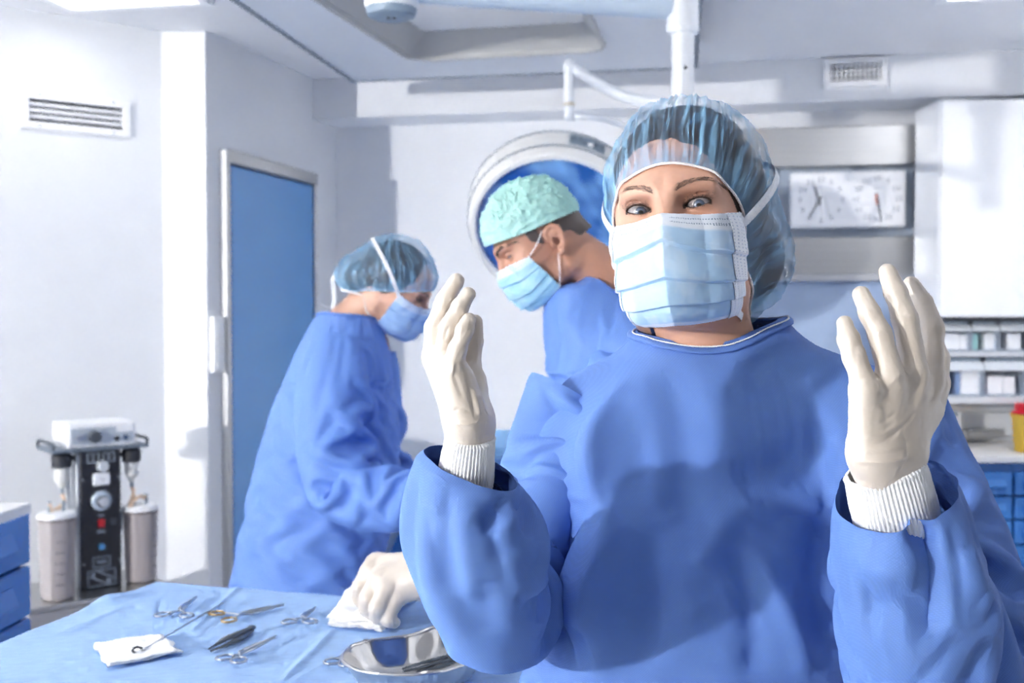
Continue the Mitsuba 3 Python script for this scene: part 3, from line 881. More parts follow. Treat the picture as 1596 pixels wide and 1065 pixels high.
drawer_unit(fx(1380), fx(1481), 'blue drawer cabinet mostly hidden behind the woman, left in the row')
drawer_unit(fx(1481), fx(1582), 'blue drawer cabinet under the worktop below the sharps bin')
drawer_unit(fx(1582), fx(1683), 'blue drawer cabinet cut off by the right edge of the frame')

# ------------------------------------------------------------------ cabinet at the left edge
pa = P(41, 783, 3.17)
dl = nrm([.075, 1, 0])
Mq = frame([pa[0], pa[1], 0], dl)                       # x runs away from the camera along the front; y points left, into the cabinet
Lq = .85
t = thing('drawer_cabinet', 'blue drawer cabinet with a pale top at the left edge of the frame', 'cabinet')
obj('carcass', xf(cbox(-Lq, -.005, .014, .5, .08, .862, .004), Mq), 'm_carcass', t, False)
obj('worktop', xf(cbox(-Lq - .01, .008, -.012, .51, .866, .9, .004), Mq), 'm_counter', t, False)
obj('plinth', xf(cbox(-Lq + .02, -.03, .03, .48, 0, .08, .003), Mq), 'm_dark', t, False)
for a_, b_ in ((797, 876), (881, 958), (962, 1040), (1044, 1120)):
    z0, z1 = P(0, b_, 3.17)[2], P(0, a_, 3.17)[2]
    drawer_front(Mq @ trimesh.transformations.translation_matrix([-Lq + .003, 0, z0]), Lq - .006, z1 - z0, t)

# ------------------------------------------------------------------ suction unit on its steel trolley
fdir = v3(lx); yp = 4.12
zt_ = P(0, 917, yp)[2]
pc_ = P(159, 917, yp); pc_[2] = zt_
Mp = frame(pc_, fdir)                                    # x right along the wall, y towards the wall, z up
sp = 1 / (F / yp)
hp_ = P(0, 703, yp)[2] - zt_
mat('m_blackpanel', (18, 20, 27), .35)
mat('m_printgrey', (150, 160, 172), .5)
t = thing('trolley', 'low steel trolley carrying the suction unit beside the left wall', 'trolley')
obj('top_plate', xf(cbox(-.30, .22, -.13, .24, -.02, -.0005, .004), Mp), 'm_steel', t, False)
obj('front_sheet', xf(cbox(-.295, .215, -.125, -.11, -.34, -.02, .003), Mp), 'm_steel', t, False)
obj('side_sheet', xf(cbox(-.295, -.28, -.11, .23, -.34, -.02, .003), Mp), 'm_steel', t, False)
obj('side_sheet', xf(cbox(.2, .215, -.11, .23, -.34, -.02, .003), Mp), 'm_steel', t, False)
for x in (-.27, .19):
    for y in (-.1, .21):
        obj('caster', xf(cyl((x - .012, y, -zt_ + .036), (x + .012, y, -zt_ + .036), .035, 16), Mp), 'm_dark', t)
        obj('leg', xf(cyl((x, y, -zt_ + .045), (x, y, -.33), .014, 10), Mp), 'm_steel', t)
t = thing('suction_unit', 'black suction unit panel with gauges and dial between two canisters', 'suction unit')
w2 = .072
obj('cabinet', xf(cbox(-w2 - .012, w2 + .006, .012, .1, 0, hp_, .004), Mp), mat('m_silver', (178, 184, 190), .3, .7), t, False)
obj('front_panel', xf(cbox(-w2, w2, 0, .014, .002, hp_, .002), Mp), 'm_blackpanel', t, False)
PX = lambda px: (px - 158) / 52 * 2 * w2 * .98
PZ_ = lambda py, px=158: (917 - (py + (px - 158) * .17)) * sp * 1.0
def pr_(x0, x1, z0, z1, y=-.0015, b='m_printgrey', name='print', parent=None):
    return obj(name, xf(cbox(x0, x1, y, .001, z0, z1, .0005), Mp), b, parent or t, False)
def outline(x0, x1, z0, z1, w=.004):
    return cat(*[cbox(x0, x1, -.0015, .001, z0, z0 + w, .0004), cbox(x0, x1, -.0015, .001, z1 - w, z1, .0004), cbox(x0, x0 + w, -.0015, .001, z0, z1, .0004), cbox(x1 - w, x1, -.0015, .001, z0, z1, .0004)])
zf_ = lambda f: hp_ * (1 - f)
for d_, x in (('1', -.027), ('2', .030)):
    obj('number_box', cat(xf(outline(x - .022, x + .022, zf_(.085), zf_(.012)), Mp), word(d_, .019, Mp, x, zf_(.048), -.0004, True)), 'm_printgrey', t, False)
obj('knob', xf(cyl((.002, 0, zf_(.108)), (.002, -.03, zf_(.108)), .021, 20), Mp), mat('m_knob', (196, 202, 208), .35), t)
obj('pressure_gauge', xf(cbox(-.031, .031, -.012, .001, zf_(.25), zf_(.158), .004), Mp), 'm_white', t, False)
obj('gauge_needle', xf(cyl((-.006, -.0125, zf_(.195)), (.008, -.0125, zf_(.215)), .0015, 6), Mp), 'm_dark', t)
zd_ = zf_(.362)
R90 = np.array([[1, 0, 0, 0], [0, 0, -1, 0], [0, 1, 0, zd_], [0, 0, 0, 1.0]])
obj('dial_ring', xf(lathe([(0, 0), (.038, 0), (.038, .006), (.032, .012), (0, .012)], 28), Mp @ R90), mat('m_dialring', (186, 200, 216), .3), t)
obj('dial_knob', xf(lathe([(0, .012), (.022, .012), (.022, .03), (.018, .036), (0, .036)], 24), Mp @ R90), 'm_chrome', t)
mat('m_reddisplay', (226, 36, 44), .3); mat('m_bluebutton', (96, 168, 226), .35)
pr_(-.013, .011, zf_(.476), zf_(.462))
obj('red_display', xf(cbox(-.013, .012, -.008, .001, zf_(.555), zf_(.495), .002), Mp), 'm_reddisplay', t, False)
pr_(.034, .054, zf_(.548), zf_(.500), b='m_grille', name='side_display')
pr_(-.017, .014, zf_(.597), zf_(.578))
obj('blue_button', xf(cyl((-.002, 0, zf_(.695)), (-.002, -.014, zf_(.695)), .012, 16), Mp), 'm_bluebutton', t)
obj('pictogram', xf(cat(outline(-.032, .032, zf_(.848), zf_(.768)), cbox(-.018, .018, -.0015, .001, zf_(.818), zf_(.796)), cbox(-.003, .003, -.0015, .001, zf_(.866), zf_(.847))), Mp), 'm_printgrey', t, False)
lab = [outline(-.052, .052, zf_(.985), zf_(.864)), *[xf(cbox(-.040, .040, -.0015, .001, -.0035, .0035), trimesh.transformations.translation_matrix([dx, 0, zf_(f_)]) @ trimesh.transformations.rotation_matrix(.5, [0, 1, 0])) for dx, f_ in ((.010, .900), (-.008, .945))], cyl((.024, .001, zf_(.955)), (.024, -.002, zf_(.955)), .011, 12), cyl((-.032, .001, zf_(.895)), (-.032, -.002, zf_(.895)), .008, 10)]
obj('pictogram', xf(cat(*lab), Mp), 'm_printgrey', t, False)
for sx in (-1, 1):
    for zz in (hp_ * .8, hp_ * .19):
        obj('screw', xf(cyl((sx * .066, .001, zz), (sx * .066, -.003, zz), .004, 8), Mp), 'm_silver', t)
# top tray with rails
zt2 = hp_ + .004
obj('tray', xf(cbox(-.18, .17, -.03, .16, zt2, zt2 + .012, .003), Mp), mat('m_tray', (110, 122, 136), .4, .4), t, False)
for sx in (-.175, .165):
    obj('tray_rail', xf(tube(spline([(sx, -.02, zt2 + .01), (sx, -.02, zt2 + .03), (sx, .05, zt2 + .034), (sx, .15, zt2 + .03), (sx, .15, zt2 + .01)], 24), .006, 8), Mp), mat('m_rail', (70, 78, 88), .35, .6) if sx < 0 else 'm_rail', t, True)
mat('m_tubing', (232, 200, 170), .35)
scene['m_filter'] = {'type': 'twosided', 'bsdf': {'type': 'principled', 'base_color': {'type': 'rgb', 'value': lin(226, 226, 222)}, 'roughness': .2}}
def filt(x, what):
    obj('filter_arm', xf(cyl((x * .5, .03, hp_ - .022), (x, .03, hp_ - .022), .009, 10), Mp), 'm_dark', t)
    obj('filter_cap', xf(lathe([(0, 0), (.031, 0), (.034, .004), (.034, .044), (.028, .048), (0, .048)], 24), Mp @ trimesh.transformations.translation_matrix([x, .03, hp_ - .052])), 'm_dark', t)
    obj('filter_body', xf(lathe([(0, -.075), (.010, -.075), (.014, -.06), (.024, -.05), (.026, 0), (0, 0)], 20), Mp @ trimesh.transformations.translation_matrix([x, .03, hp_ - .053])), 'm_filter', t)
    obj('filter_spout', xf(cyl((x, .03, hp_ - .15), (x, .03, hp_ - .125), .006, 8), Mp), 'm_greyplastic', t)
filt(-.13, ''); filt(.125, '')
obj('post', xf(cyl((-w2 - .03, .05, .2), (-w2 - .03, .05, hp_), .006, 10), Mp), 'm_silver', t)
for sx in (-1, 1):
    obj('canister_bracket', xf(cbox(min(sx * (w2 + .002), sx * (w2 + .018)), max(sx * (w2 + .002), sx * (w2 + .018)), .03, .06, .2, .27, .003), Mp), 'm_tray', t, False)
for (x, y, hh_, lab_) in ((-.172, -.045, .285, 'left'), (.157, .03, .265, 'right')):
    tt = thing('suction_canister', f'smoky suction canister with white lid standing {lab_} of the black panel', 'canister', None)
    Mc = Mp @ trimesh.transformations.translation_matrix([x, y, .001])
    obj('vessel', xf(lathe([(0, 0), (.05, 0), (.056, .008), (.063, hh_ - .02), (.063, hh_), (.060, hh_), (0, hh_ - .003)], 36), Mc), mat('m_smoke', (164, 156, 156), .12) if 'm_smoke' not in scene else 'm_smoke', tt)
    obj('lid', xf(lathe([(0, hh_ + .002), (.066, hh_ + .002), (.067, hh_ + .006), (.067, hh_ + .016), (.062, hh_ + .021), (0, hh_ + .023)], 36), Mc), 'm_white', tt)
    obj('lid_rim', xf(lathe([(.063, hh_ - .006), (.0655, hh_ - .006), (.0655, hh_ + .0018), (.063, hh_ + .0018)], 36), Mc), mat('m_lidrim', (108, 96, 94), .4) if 'm_lidrim' not in scene else 'm_lidrim', tt)
    for sx in (-.024, .024):
        obj('lid_port', xf(cyl((sx, 0, hh_ + .022), (sx, 0, hh_ + .06), .0055, 8), Mc), 'm_greyplastic', tt)
    sgn = -1 if x < 0 else 1
    for k in range(6):
        zz = .055 + k * .038
        rr_ = .0563 + (.063 - .056) * zz / hh_
        a0_ = -2.0 if x < 0 else -1.15
        arc = grid_mesh(np.array([[(rr_ * math.cos(a), rr_ * math.sin(a), z_) for a in np.linspace(a0_, a0_ + .55, 8)] for z_ in (zz, zz + .004)]))
        obj('level_mark', xf(arc, Mc), mat('m_mark', (92, 90, 96), .6) if 'm_mark' not in scene else 'm_mark', tt, False)
f0 = (-.13, .03, hp_ - .15); e_ = (-.172 - .024, -.045, .285 + .055)
one('suction_tube', xf(tube(spline([f0, (-.135, .01, hp_ - .185), (-.19, -.02, hp_ - .205), (-.215, -.04, hp_ - .225), (-.205, -.045, hp_ - .255), e_], 40), .0065, 10), Mp), 'm_tubing', 'pale orange tube hanging from the left filter to the left canister', 'tube', None, True)
f0 = (.125, .03, hp_ - .15); e_ = (.152 + .024, .03, .265 + .055)
one('suction_tube', xf(tube(spline([f0, (.118, .02, hp_ - .20), (.105, .01, hp_ - .222), (.125, .01, hp_ - .2), (.155, .02, hp_ - .187), (.174, .03, hp_ - .195), e_], 40), .0065, 10), Mp), 'm_tubing', 'pale orange tube looping from the right filter to the right canister', 'tube', None, True)
# white generator on the tray
t = thing('electrosurgical_generator', 'white box with knobs and grey front standing on top of the suction unit', 'medical device')
zg = zt2 + .0125; wg, hg = .125, .088
obj('case', xf(cbox(-wg, wg, -.02, .15, zg, zg + hg, .006), Mp), 'm_white', t, False)
obj('front_plate', xf(cbox(-wg + .012, wg - .012, -.0225, -.018, zg + .012, zg + hg - .016, .001), Mp), mat('m_plate', (186, 194, 202), .4, .3), t, False)
obj('name_plate', xf(cbox(.05, wg - .012, -.0235, -.018, zg + hg - .038, zg + hg - .012, .001), Mp), 'm_white', t, False)
obj('power_knob', xf(cyl((-.03, -.0225, zg + .04), (-.03, -.045, zg + .04), .021, 20), Mp), 'm_grille', t)
obj('connector', xf(cyl((-.088, -.0225, zg + .036), (-.088, -.035, zg + .036), .011, 14), Mp), 'm_chrome', t)
obj('connector', xf(cyl((-.075, -.0225, zg + .046), (-.075, -.032, zg + .046), .007, 12), Mp), 'm_chrome', t)
obj('socket', xf(cyl((.052, -.0225, zg + .028), (.052, -.027, zg + .028), .009, 12), Mp), 'm_dark', t)
obj('socket', xf(cyl((.084, -.0225, zg + .03), (.084, -.027, zg + .03), .009, 12), Mp), mat('m_navy', (44, 66, 100), .4), t)

# ------------------------------------------------------------------ operating table behind the surgeons
t = thing('operating_table', 'operating table with a light blue drape and blue cushion behind the nurse', 'operating table')
bumped('m_drape', (142, 192, 238), lambda p, n, uv: fbm(p.x * 30, p.y * 30, p.z * 30, 3), .004, .7)
mat('m_cushion', (62, 128, 196), .4)
y0 = 3.35
zo = P(0, 706, 3.5)[2]
obj('drape', cbox(-.13, 1.0, y0, y0 + .55, zo - .02, zo + .03, .02), 'm_drape', t, False)
obj('mattress', cbox(-.13, 1.0, y0 + .01, y0 + .54, zo - .11, zo - .021, .02), 'm_cushion', t, False)
obj('column', cbox(.2, .5, y0 + .15, y0 + .4, .06, zo - .111, .01), 'm_white', t, False)
obj('base', cbox(.05, .8, y0 + .05, y0 + .5, 0, .06, .01), 'm_greyplastic', t, False)
g = [P(603, 818, y0), P(650, 790, y0), P(650, 900, y0), P(596, 912, y0)]
def plate(pts, th, dy=0):   # upright plate seen from the camera side
    p2 = [(q_[0], q_[2]) for q_ in pts]
    return xf(extr(p2, th), np.array([[1, 0, 0, 0], [0, 0, 1, y0 + dy], [0, 1, 0, 0], [0, 0, 0, 1.0]]))
obj('leg_section', plate([P(601, 818, y0), P(655, 786, y0), P(700, 850, y0), P(640, 930, y0), P(592, 930, y0)], .3, .06), mat('m_legsec', (214, 218, 220), .4), t, False)
obj('side_rail', plate([P(600, 808, y0), P(655, 778, y0), P(655, 790, y0), P(598, 822, y0)], .03, .02), 'm_grille', t, False)
obj('leg_cushion', plate([P(640, 818, y0), P(700, 780, y0), P(700, 930, y0), P(592, 930, y0), P(604, 870, y0), P(618, 840, y0)], .25, .035), 'm_cushion', t, False)

# ------------------------------------------------------------------ people: heads
def rot(yaw, pitch, roll):
    cy, sy = math.cos(yaw), math.sin(yaw); cp, sp_ = math.cos(pitch), math.sin(pitch); cr, sr = math.cos(roll), math.sin(roll)
    return np.array([[cy, -sy, 0], [sy, cy, 0], [0, 0, 1]]) @ np.array([[1, 0, 0], [0, cp, -sp_], [0, sp_, cp]]) @ np.array([[cr, 0, sr], [0, 1, 0], [-sr, 0, cr]])


EYE = np.array([.031, -.0725, .026])
OW, OU, OL, OT = .0137, .0044, .0043, .10        # half width, upper, lower height and tilt of the eye opening


def ear_sdf(q):
    def e3(y, z, out=0.0): return (.0725 + .42 * (y + .010) + out, y + .006, z)
    path = [(-.004, .002), (-.011, .012), (-.010, .024), (-.002, .032), (.010, .032), (.018, .024), (.019, .010), (.015, -.006), (.007, -.019), (-.002, -.027)]
    d = np.full(len(q), 1.0, np.float32)
    r = [.003, .0036, .004, .0042, .0045, .0045, .0042, .0038, .0038, .0045]
    for i in range(len(path) - 1):
        d = np.minimum(d, seg(q, e3(*path[i]), e3(*path[i + 1]), r[i], r[i + 1]))
    plate_ = np.full(len(q), 1.0, np.float32)
    for a, b, ra, rb in (((.004, .022), (.006, -.010), .013, .0105), ((.006, -.010), (-.001, -.022), .0105, .006)):
        plate_ = np.minimum(plate_, seg(q, e3(*a), e3(*b), ra, rb))
    # flatten the plate along its thickness
    nx = np.array([1, -.42, 0]) / math.hypot(1, .42)
    off = (q - np.array(e3(0, 0))) @ nx
    plate_ = smax(plate_, np.abs(off + .0015) - .0028, .002)
    d = smin(d, plate_, .003)
    for a, b in (((-.001, .022), (.007, .015)), ((.007, .015), (.010, .004)), ((.010, .004), (.006, -.010)), ((.006, -.010), (.000, -.015))):
        d = smin(d, seg(q, e3(*a, .001), e3(*b, .001), .0026, .0028), .002)
    d = smax(d, -ell(q, e3(.001, -.001, .003), (.009, .0075, .0095)), .003)
    d = smin(d, seg(q, e3(-.009, .000, .002), e3(-.008, -.008, .002), .0035, .003), .003)
    d = smin(d, sph(q, e3(-.001, -.026, 0), .0062), .004)
    return d


def head_sdf(p, male=False, ear=True, eyes=True, neck=(.020, .045, -.17), lid=1.0):
    q = np.abs(p) * [1, 0, 0] + p * [0, 1, 1]
    q = q.astype(np.float32)
    d = ell(q, (0, 0, .045), (.073, .094, .086))
    d = smin(d, ell(q, (0, -.042, -.016), (.059, .056, .076)), .03)
    jw = .004 if male else 0
    d = smin(d, seg(q, (.046 + jw, .004, -.052 - jw), (.012 + jw, -.070 - jw, -.077 - jw), .020, .018), .026)
    d = smin(d, sph(q, (.044, -.060, -.006), .021), .02)
    br = .003 if male else 0
    d = smin(d, seg(q, (.010, -.0885 - br, .042), (.042, -.0755 - br, .046), .009, .008), .016)
    d = smax(d, -ell(q, (.033, -.103, .024), (.022, .021, .013)), .012)
    d = smin(d, seg(q, (0, -.0905 - br, .035), (0, -.114 - br, -.018), .0075, .0115 + br / 2), .012)
    d = smin(d, sph(q, (.012, -.104, -.020), .008), .007)
    d = smin(d, seg(q, (0, -.098, -.044), (.018, -.091, -.046), .006, .003), .006)
    d = smin(d, seg(q, (0, -.097, -.053), (.015, -.091, -.052), .0065, .003), .006)
    d = smin(d, seg(p.astype(np.float32), (0, .024, -.02), neck, .052 + jw, .055 + 2 * jw), .03)
    if eyes:
        d = smin(d, sph(q, EYE, .0160), .005)
        ex = q[:, 0] - EYE[0]; ez = q[:, 2] - EYE[2] - ex * OT
        k = 1 - (ex / OW) ** 2
        up = (OU * lid - OL * .55 * (1 - lid)) * np.sign(k) * np.abs(k) ** .75
        lo = -OL * np.sign(k) * np.abs(k) ** .9
        f = np.maximum(ez - up, lo - ez) * .8
        d = smax(d, -np.maximum(f, q[:, 1] - (EYE[1] - .0045)), .0012)
        # crease of the upper lid
        cx_ = np.linspace(-.0135, .0160, 9); cz_ = .0098 - .0050 * np.abs((cx_ - .001) / .0150) ** 2.4
        cp_ = []
        for x_, z_ in zip(cx_, cz_):
            cp_.append((EYE[0] + x_, EYE[1] - math.sqrt(max(.0160 ** 2 - x_ ** 2 * .75 - z_ ** 2, 1e-5)) - .0009, EYE[2] + z_ + x_ * OT * .5))
        cr_ = np.full(len(q), 1.0, np.float32)
        for pa, pb in zip(cp_[:-1], cp_[1:]):
            cr_ = np.minimum(cr_, seg(q, pa, pb, .0010, .0010))
        d = smax(d, -cr_, .0022)
    if ear:
        k = np.nonzero((q[:, 0] > .055) & (np.abs(q[:, 1]) < .06) & (np.abs(q[:, 2]) < .06))[0]
        if len(k):
            d[k] = smin(d[k], ear_sdf(q[k]), .005)
    return d


def head_mesh(h, male=False, ear=True):
    m = surface(lambda p: head_sdf(p, male, ear), (-.105, -.14, -.165), (.105, .12, .145), h)
    return smoothed(m, 2)


def skin_colors(m, base, male=False, liner=True, lid=1.0):
    v = np.asarray(m.vertices); c = np.tile(np.array(lin(*base)), (len(v), 1))
    n1 = meshkit.fbm(v * 60, 4); n2 = meshkit.fbm(v * 300 + 9, 2)
    c *= (0.93 + .10 * n1 + .06 * (n2 - .5))[:, None]
    ax = np.abs(v[:, 0])
    chk = np.exp(-(((ax - .04) / .022) ** 2 + ((v[:, 2] + .008) / .02) ** 2)) * (v[:, 1] < 0)
    c *= 1 - chk[:, None] * np.array([.0, .10, .10])
    ex = ax - EYE[0]; ez = v[:, 2] - EYE[2] - ex * OT
    front = v[:, 1] < -.06
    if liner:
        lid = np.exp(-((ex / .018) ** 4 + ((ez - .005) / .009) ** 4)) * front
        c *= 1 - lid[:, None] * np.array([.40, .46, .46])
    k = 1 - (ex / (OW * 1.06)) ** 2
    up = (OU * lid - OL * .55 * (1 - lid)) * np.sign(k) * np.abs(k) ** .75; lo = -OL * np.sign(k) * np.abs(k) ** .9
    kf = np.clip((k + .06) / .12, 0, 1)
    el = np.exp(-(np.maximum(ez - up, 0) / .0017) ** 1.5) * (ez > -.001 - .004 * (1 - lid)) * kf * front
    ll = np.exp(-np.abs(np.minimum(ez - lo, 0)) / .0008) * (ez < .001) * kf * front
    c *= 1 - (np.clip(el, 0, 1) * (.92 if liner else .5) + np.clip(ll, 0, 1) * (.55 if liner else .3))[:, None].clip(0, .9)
    bx = np.clip((ax - .012) / .046, 0, 1); bz = np.interp(ax, [.010, .016, .028, .041, .052, .059], [.0392, .0425, .0475, .0495, .0470, .0425])
    bw = .0030 * (1 - .65 * bx)
    bm_ = np.exp(-((v[:, 2] - bz) / bw) ** 4) * np.clip((ax - .008) / .006, 0, 1) * np.clip((.060 - ax) / .006, 0, 1) * (v[:, 1] < -.04)
    c *= 1 - .34 * bm_[:, None]
    if male:
        st = ((v[:, 2] < -.02) & (v[:, 1] < .0)).astype(float)
        c *= 1 - .18 * st[:, None]
    return np.clip(c, 0.002, 1)


scene['m_skin'] = {'type': 'twosided', 'bsdf': {'type': 'bumpmap', 'arbitrary': proc(lambda p, n, uv: fbm(p.x * 900, p.y * 900, p.z * 900, 2), 3e-4), 'scale': .00035,
    'bsdf': {'type': 'principled', 'base_color': {'type': 'mesh_attribute', 'name': 'vertex_color'}, 'roughness': .46, 'specular': .45, 'sheen': .15}}}
scene['m_eye'] = {'type': 'principled', 'base_color': {'type': 'mesh_attribute', 'name': 'vertex_color'}, 'roughness': .12, 'specular': .7, 'clearcoat': 1.0, 'clearcoat_gloss': .98}
mat('m_hair', (44, 34, 30), .45, spec=.4)
mat('m_lash', (24, 18, 18), .6)
mat('m_brow', (92, 70, 60), .7)


def eyeball(iris, gaze, r=.0145):
    """sphere about the gaze axis (head space), coloured pupil, iris, white"""
    th = np.concatenate([np.linspace(0, .55, 44), np.linspace(.58, math.pi, 26)]); ph = np.linspace(0, 2 * math.pi, 64, endpoint=False)
    t, f = np.meshgrid(th, ph, indexing='ij')
    z = nrm(gaze); M = frame((0, 0, 0), np.cross(z, [0, 0, 1]), z)[:3, :3]
    rr = r * (1 + .035 * np.clip(1 - (t / .42) ** 2, 0, 1))
    v = np.stack([rr * np.sin(t) * np.cos(f), rr * np.sin(t) * np.sin(f), rr * np.cos(t)], -1) @ M.T
    m = grid_mesh(v, True)
    I = np.array(lin(*iris)); W_ = np.array(lin(122, 115, 117))  # white of the eye greyed to carry the shade of lids and lashes
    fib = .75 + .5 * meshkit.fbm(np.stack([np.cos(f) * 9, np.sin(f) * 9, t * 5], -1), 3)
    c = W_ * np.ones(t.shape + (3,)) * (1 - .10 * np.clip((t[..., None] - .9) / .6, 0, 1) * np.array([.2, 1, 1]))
    ir = t < .425
    c[ir] = (I * fib[..., None])[ir]
    limb = np.exp(-((t - .41) / .036) ** 2); c *= 1 - .80 * limb[..., None]
    inner = np.exp(-((t - .19) / .045) ** 2)[..., None] * .35
    c = c * (1 + inner)
    c[t < .168] = .004
    return orient_out(m, np.zeros(3)), c.reshape(-1, 3).clip(.003, 1)


def trace(fn, o, d, n=60, lo=0.0, hi=.25):
    """where rays from inside a solid leave it (fn < 0 inside)"""
    o, d = np.broadcast_to(o, d.shape).astype(float), d
    a = np.full(len(d), lo); b = np.full(len(d), hi)
    for _ in range(26):
        m = (a + b) / 2; ins = fn((o + d * m[:, None]).astype(np.float32)) < 0
        a = np.where(ins, m, a); b = np.where(ins, b, m)
    return (a + b) / 2


def front_y(x, z, fn):
    x, z = np.atleast_1d(x), np.atleast_1d(z)
    d = np.tile([0, -1.0, 0], (len(x), 1))
    return -.03 - trace(fn, np.stack([x, np.full(len(x), -.03), z], 1), d, hi=.12)


def hairs(roots, dirs, length, r, bend=None, seed=3, n=4):
    """tapered hairs joined in one mesh"""
    rng = np.random.default_rng(seed); out_v, out_f, k = [], [], 0
    for i, (o, d) in enumerate(zip(roots, dirs)):
        L = length[i] if np.ndim(length) else length
        d = nrm(d); side = nrm(np.cross(d, [0.2, .9, .3])); b = np.zeros(3) if bend is None else bend[i]
        s = np.linspace(0, 1, n)[:, None]
        path = o + d * s * L + b * s ** 2 * L
        nn = np.cross(d, side)
        w = r * (1 - .85 * s)
        ring = np.stack([path + side * w, path - .5 * side * w + .87 * nn * w, path - .5 * side * w - .87 * nn * w], 1).reshape(-1, 3)
        out_v.append(ring)
        for j in range(n - 1):
            for e in range(3):
                a, b_ = k + j * 3 + e, k + j * 3 + (e + 1) % 3
                out_f += [(a, b_, b_ + 3), (a, b_ + 3, a + 3)]
        k += 3 * n
    return trimesh.Trimesh(np.vstack(out_v), np.array(out_f), process=False)


def face_details(t, M, fn, iris, cam_gaze=True, gaze=None, brow_c='m_brow', lashes=True, male=False, sides=(-1, 1), scale=1.0, lid=1.0):
    R = M[:3, :3] / scale; rng = np.random.default_rng(5)
    for s in sides:
        e = EYE * [s, 1, 1]
        if cam_gaze:
            w = (M @ np.r_[e, 1])[:3]; g = R.T @ nrm(CAM - w)
        else:
            g = np.array(gaze)
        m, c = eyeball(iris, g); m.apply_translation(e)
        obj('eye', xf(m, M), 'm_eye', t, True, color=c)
        # brow
        bp = spline([(.010, .0392), (.016, .0425), (.028, .0475), (.041, .0495), (.052, .0470), (.059, .0425)], 60)
        n = 420 if not male else 420
        k = rng.random(n); ii = (k * 58).astype(int)
        wdt = (.0025 * (1 - .75 * k) + .0006) * (1.25 if male else 1)
        x = bp[ii, 0] + rng.normal(0, .0004, n); z = bp[ii, 1] + (rng.random(n) - .5) * 2 * wdt
        y = front_y(x * s, z, fn)
        roots = np.stack([x * s, y + .0003, z], 1)
        tan = bp[np.minimum(ii + 2, 59)] - bp[ii]; tan /= np.linalg.norm(tan, axis=1, keepdims=True)
        upb = .55 * (1 - k) * rng.random(n)
        y2 = front_y((x + tan[:, 0] * .006) * s, z + (tan[:, 1] + upb) * .006, fn)
        d = np.stack([(x + tan[:, 0] * .006) * s, y2 - .0007, z + (tan[:, 1] + upb) * .006], 1) - roots
        obj('eyebrow', xf(hairs(roots, d, np.full(n, .0068) * (.6 + .5 * rng.random(n)), .00020 if not male else .00032), M), brow_c, t, True)
        if lashes:
            xs = np.linspace(-.0118, .0135, 46); kk = 1 - (xs / OW) ** 2
            rt, dd, bb, ln = [], [], [], []
            for x_ in xs:
                kx = max(1 - (x_ / OW) ** 2, 0)
                zz = EYE[2] + (OU * lid - OL * .55 * (1 - lid)) * kx ** .75 + x_ * OT + .0002
                yy = EYE[1] - math.sqrt(max(.0160 ** 2 - x_ ** 2 - (zz - EYE[2]) ** 2, 1e-6)) - .0002
                rt.append((s * (EYE[0] + x_), yy, zz)); fan = x_ / .0137
                dd.append((s * (fan * .75 + rng.normal(0, .08)), -1.0, .05 - .6 * (1 - lid))); bb.append((s * fan * .15, .1, .75)); ln.append(.0062 + .0026 * max(fan, 0) + rng.normal(0, .0006))
            for x_ in np.linspace(-.009, .0130, 26):
                kx = max(1 - (x_ / OW) ** 2, 0)
                zz = EYE[2] - OL * kx ** .9 + x_ * OT - .0004
                yy = EYE[1] - math.sqrt(max(.0160 ** 2 - x_ ** 2 - (zz - EYE[2]) ** 2, 1e-6)) - .0002
                rt.append((s * (EYE[0] + x_), yy, zz)); fan = x_ / .015
                dd.append((s * (fan * .6 + rng.normal(0, .1)), -1.0, -.3)); bb.append((s * fan * .1, .1, -.5)); ln.append(.0042 + rng.normal(0, .0004))
            obj('eyelashes', xf(hairs(np.array(rt), np.array(dd), np.array(ln), .00021, np.array(bb)), M), 'm_lash', t, True)


# ------------------------------------------------------------------ caps
def cap_material(name, rgb, base, gain, fu, fv, warp=.6):
    """thin crinkled nonwoven: see-through where single, denser in its pleats"""
    def op(p, n, uv):
        w = fbm(uv.x * fu * .12 + 3, uv.y * 5, 0., 2)
        a = noise(uv.x * fu + w * 6 * warp, uv.y * fv, 1.); b = noise(uv.x * fu * 2.3 + w * 9, uv.y * fv * 1.7 + 4, 5.)
        rdg = 1 - dr.abs(2 * a - 1); r2 = 1 - dr.abs(2 * b - 1)
        k = base + gain * (dr.power(rdg, 7.) * .9 + dr.power(r2, 9.) * .5) + .22 * smoothstep(.80, 1., uv.y) + .12 * (noise(uv.x * 22, uv.y * 7, 9.) - .5)
        k = k + .10 * (noise(p.x * 900, p.y * 900, p.z * 900) - .5)
        return dr.clip(k, 0.05, .95)
    scene[name] = {'type': 'mask', 'opacity': proc(op), 'bsdf': {'type': 'twosided', 'bsdf': {'type': 'principled', 'base_color': {'type': 'rgb', 'value': lin(*rgb)}, 'roughness': .6, 'specular': .3, 'sheen': .5}}}
    return name


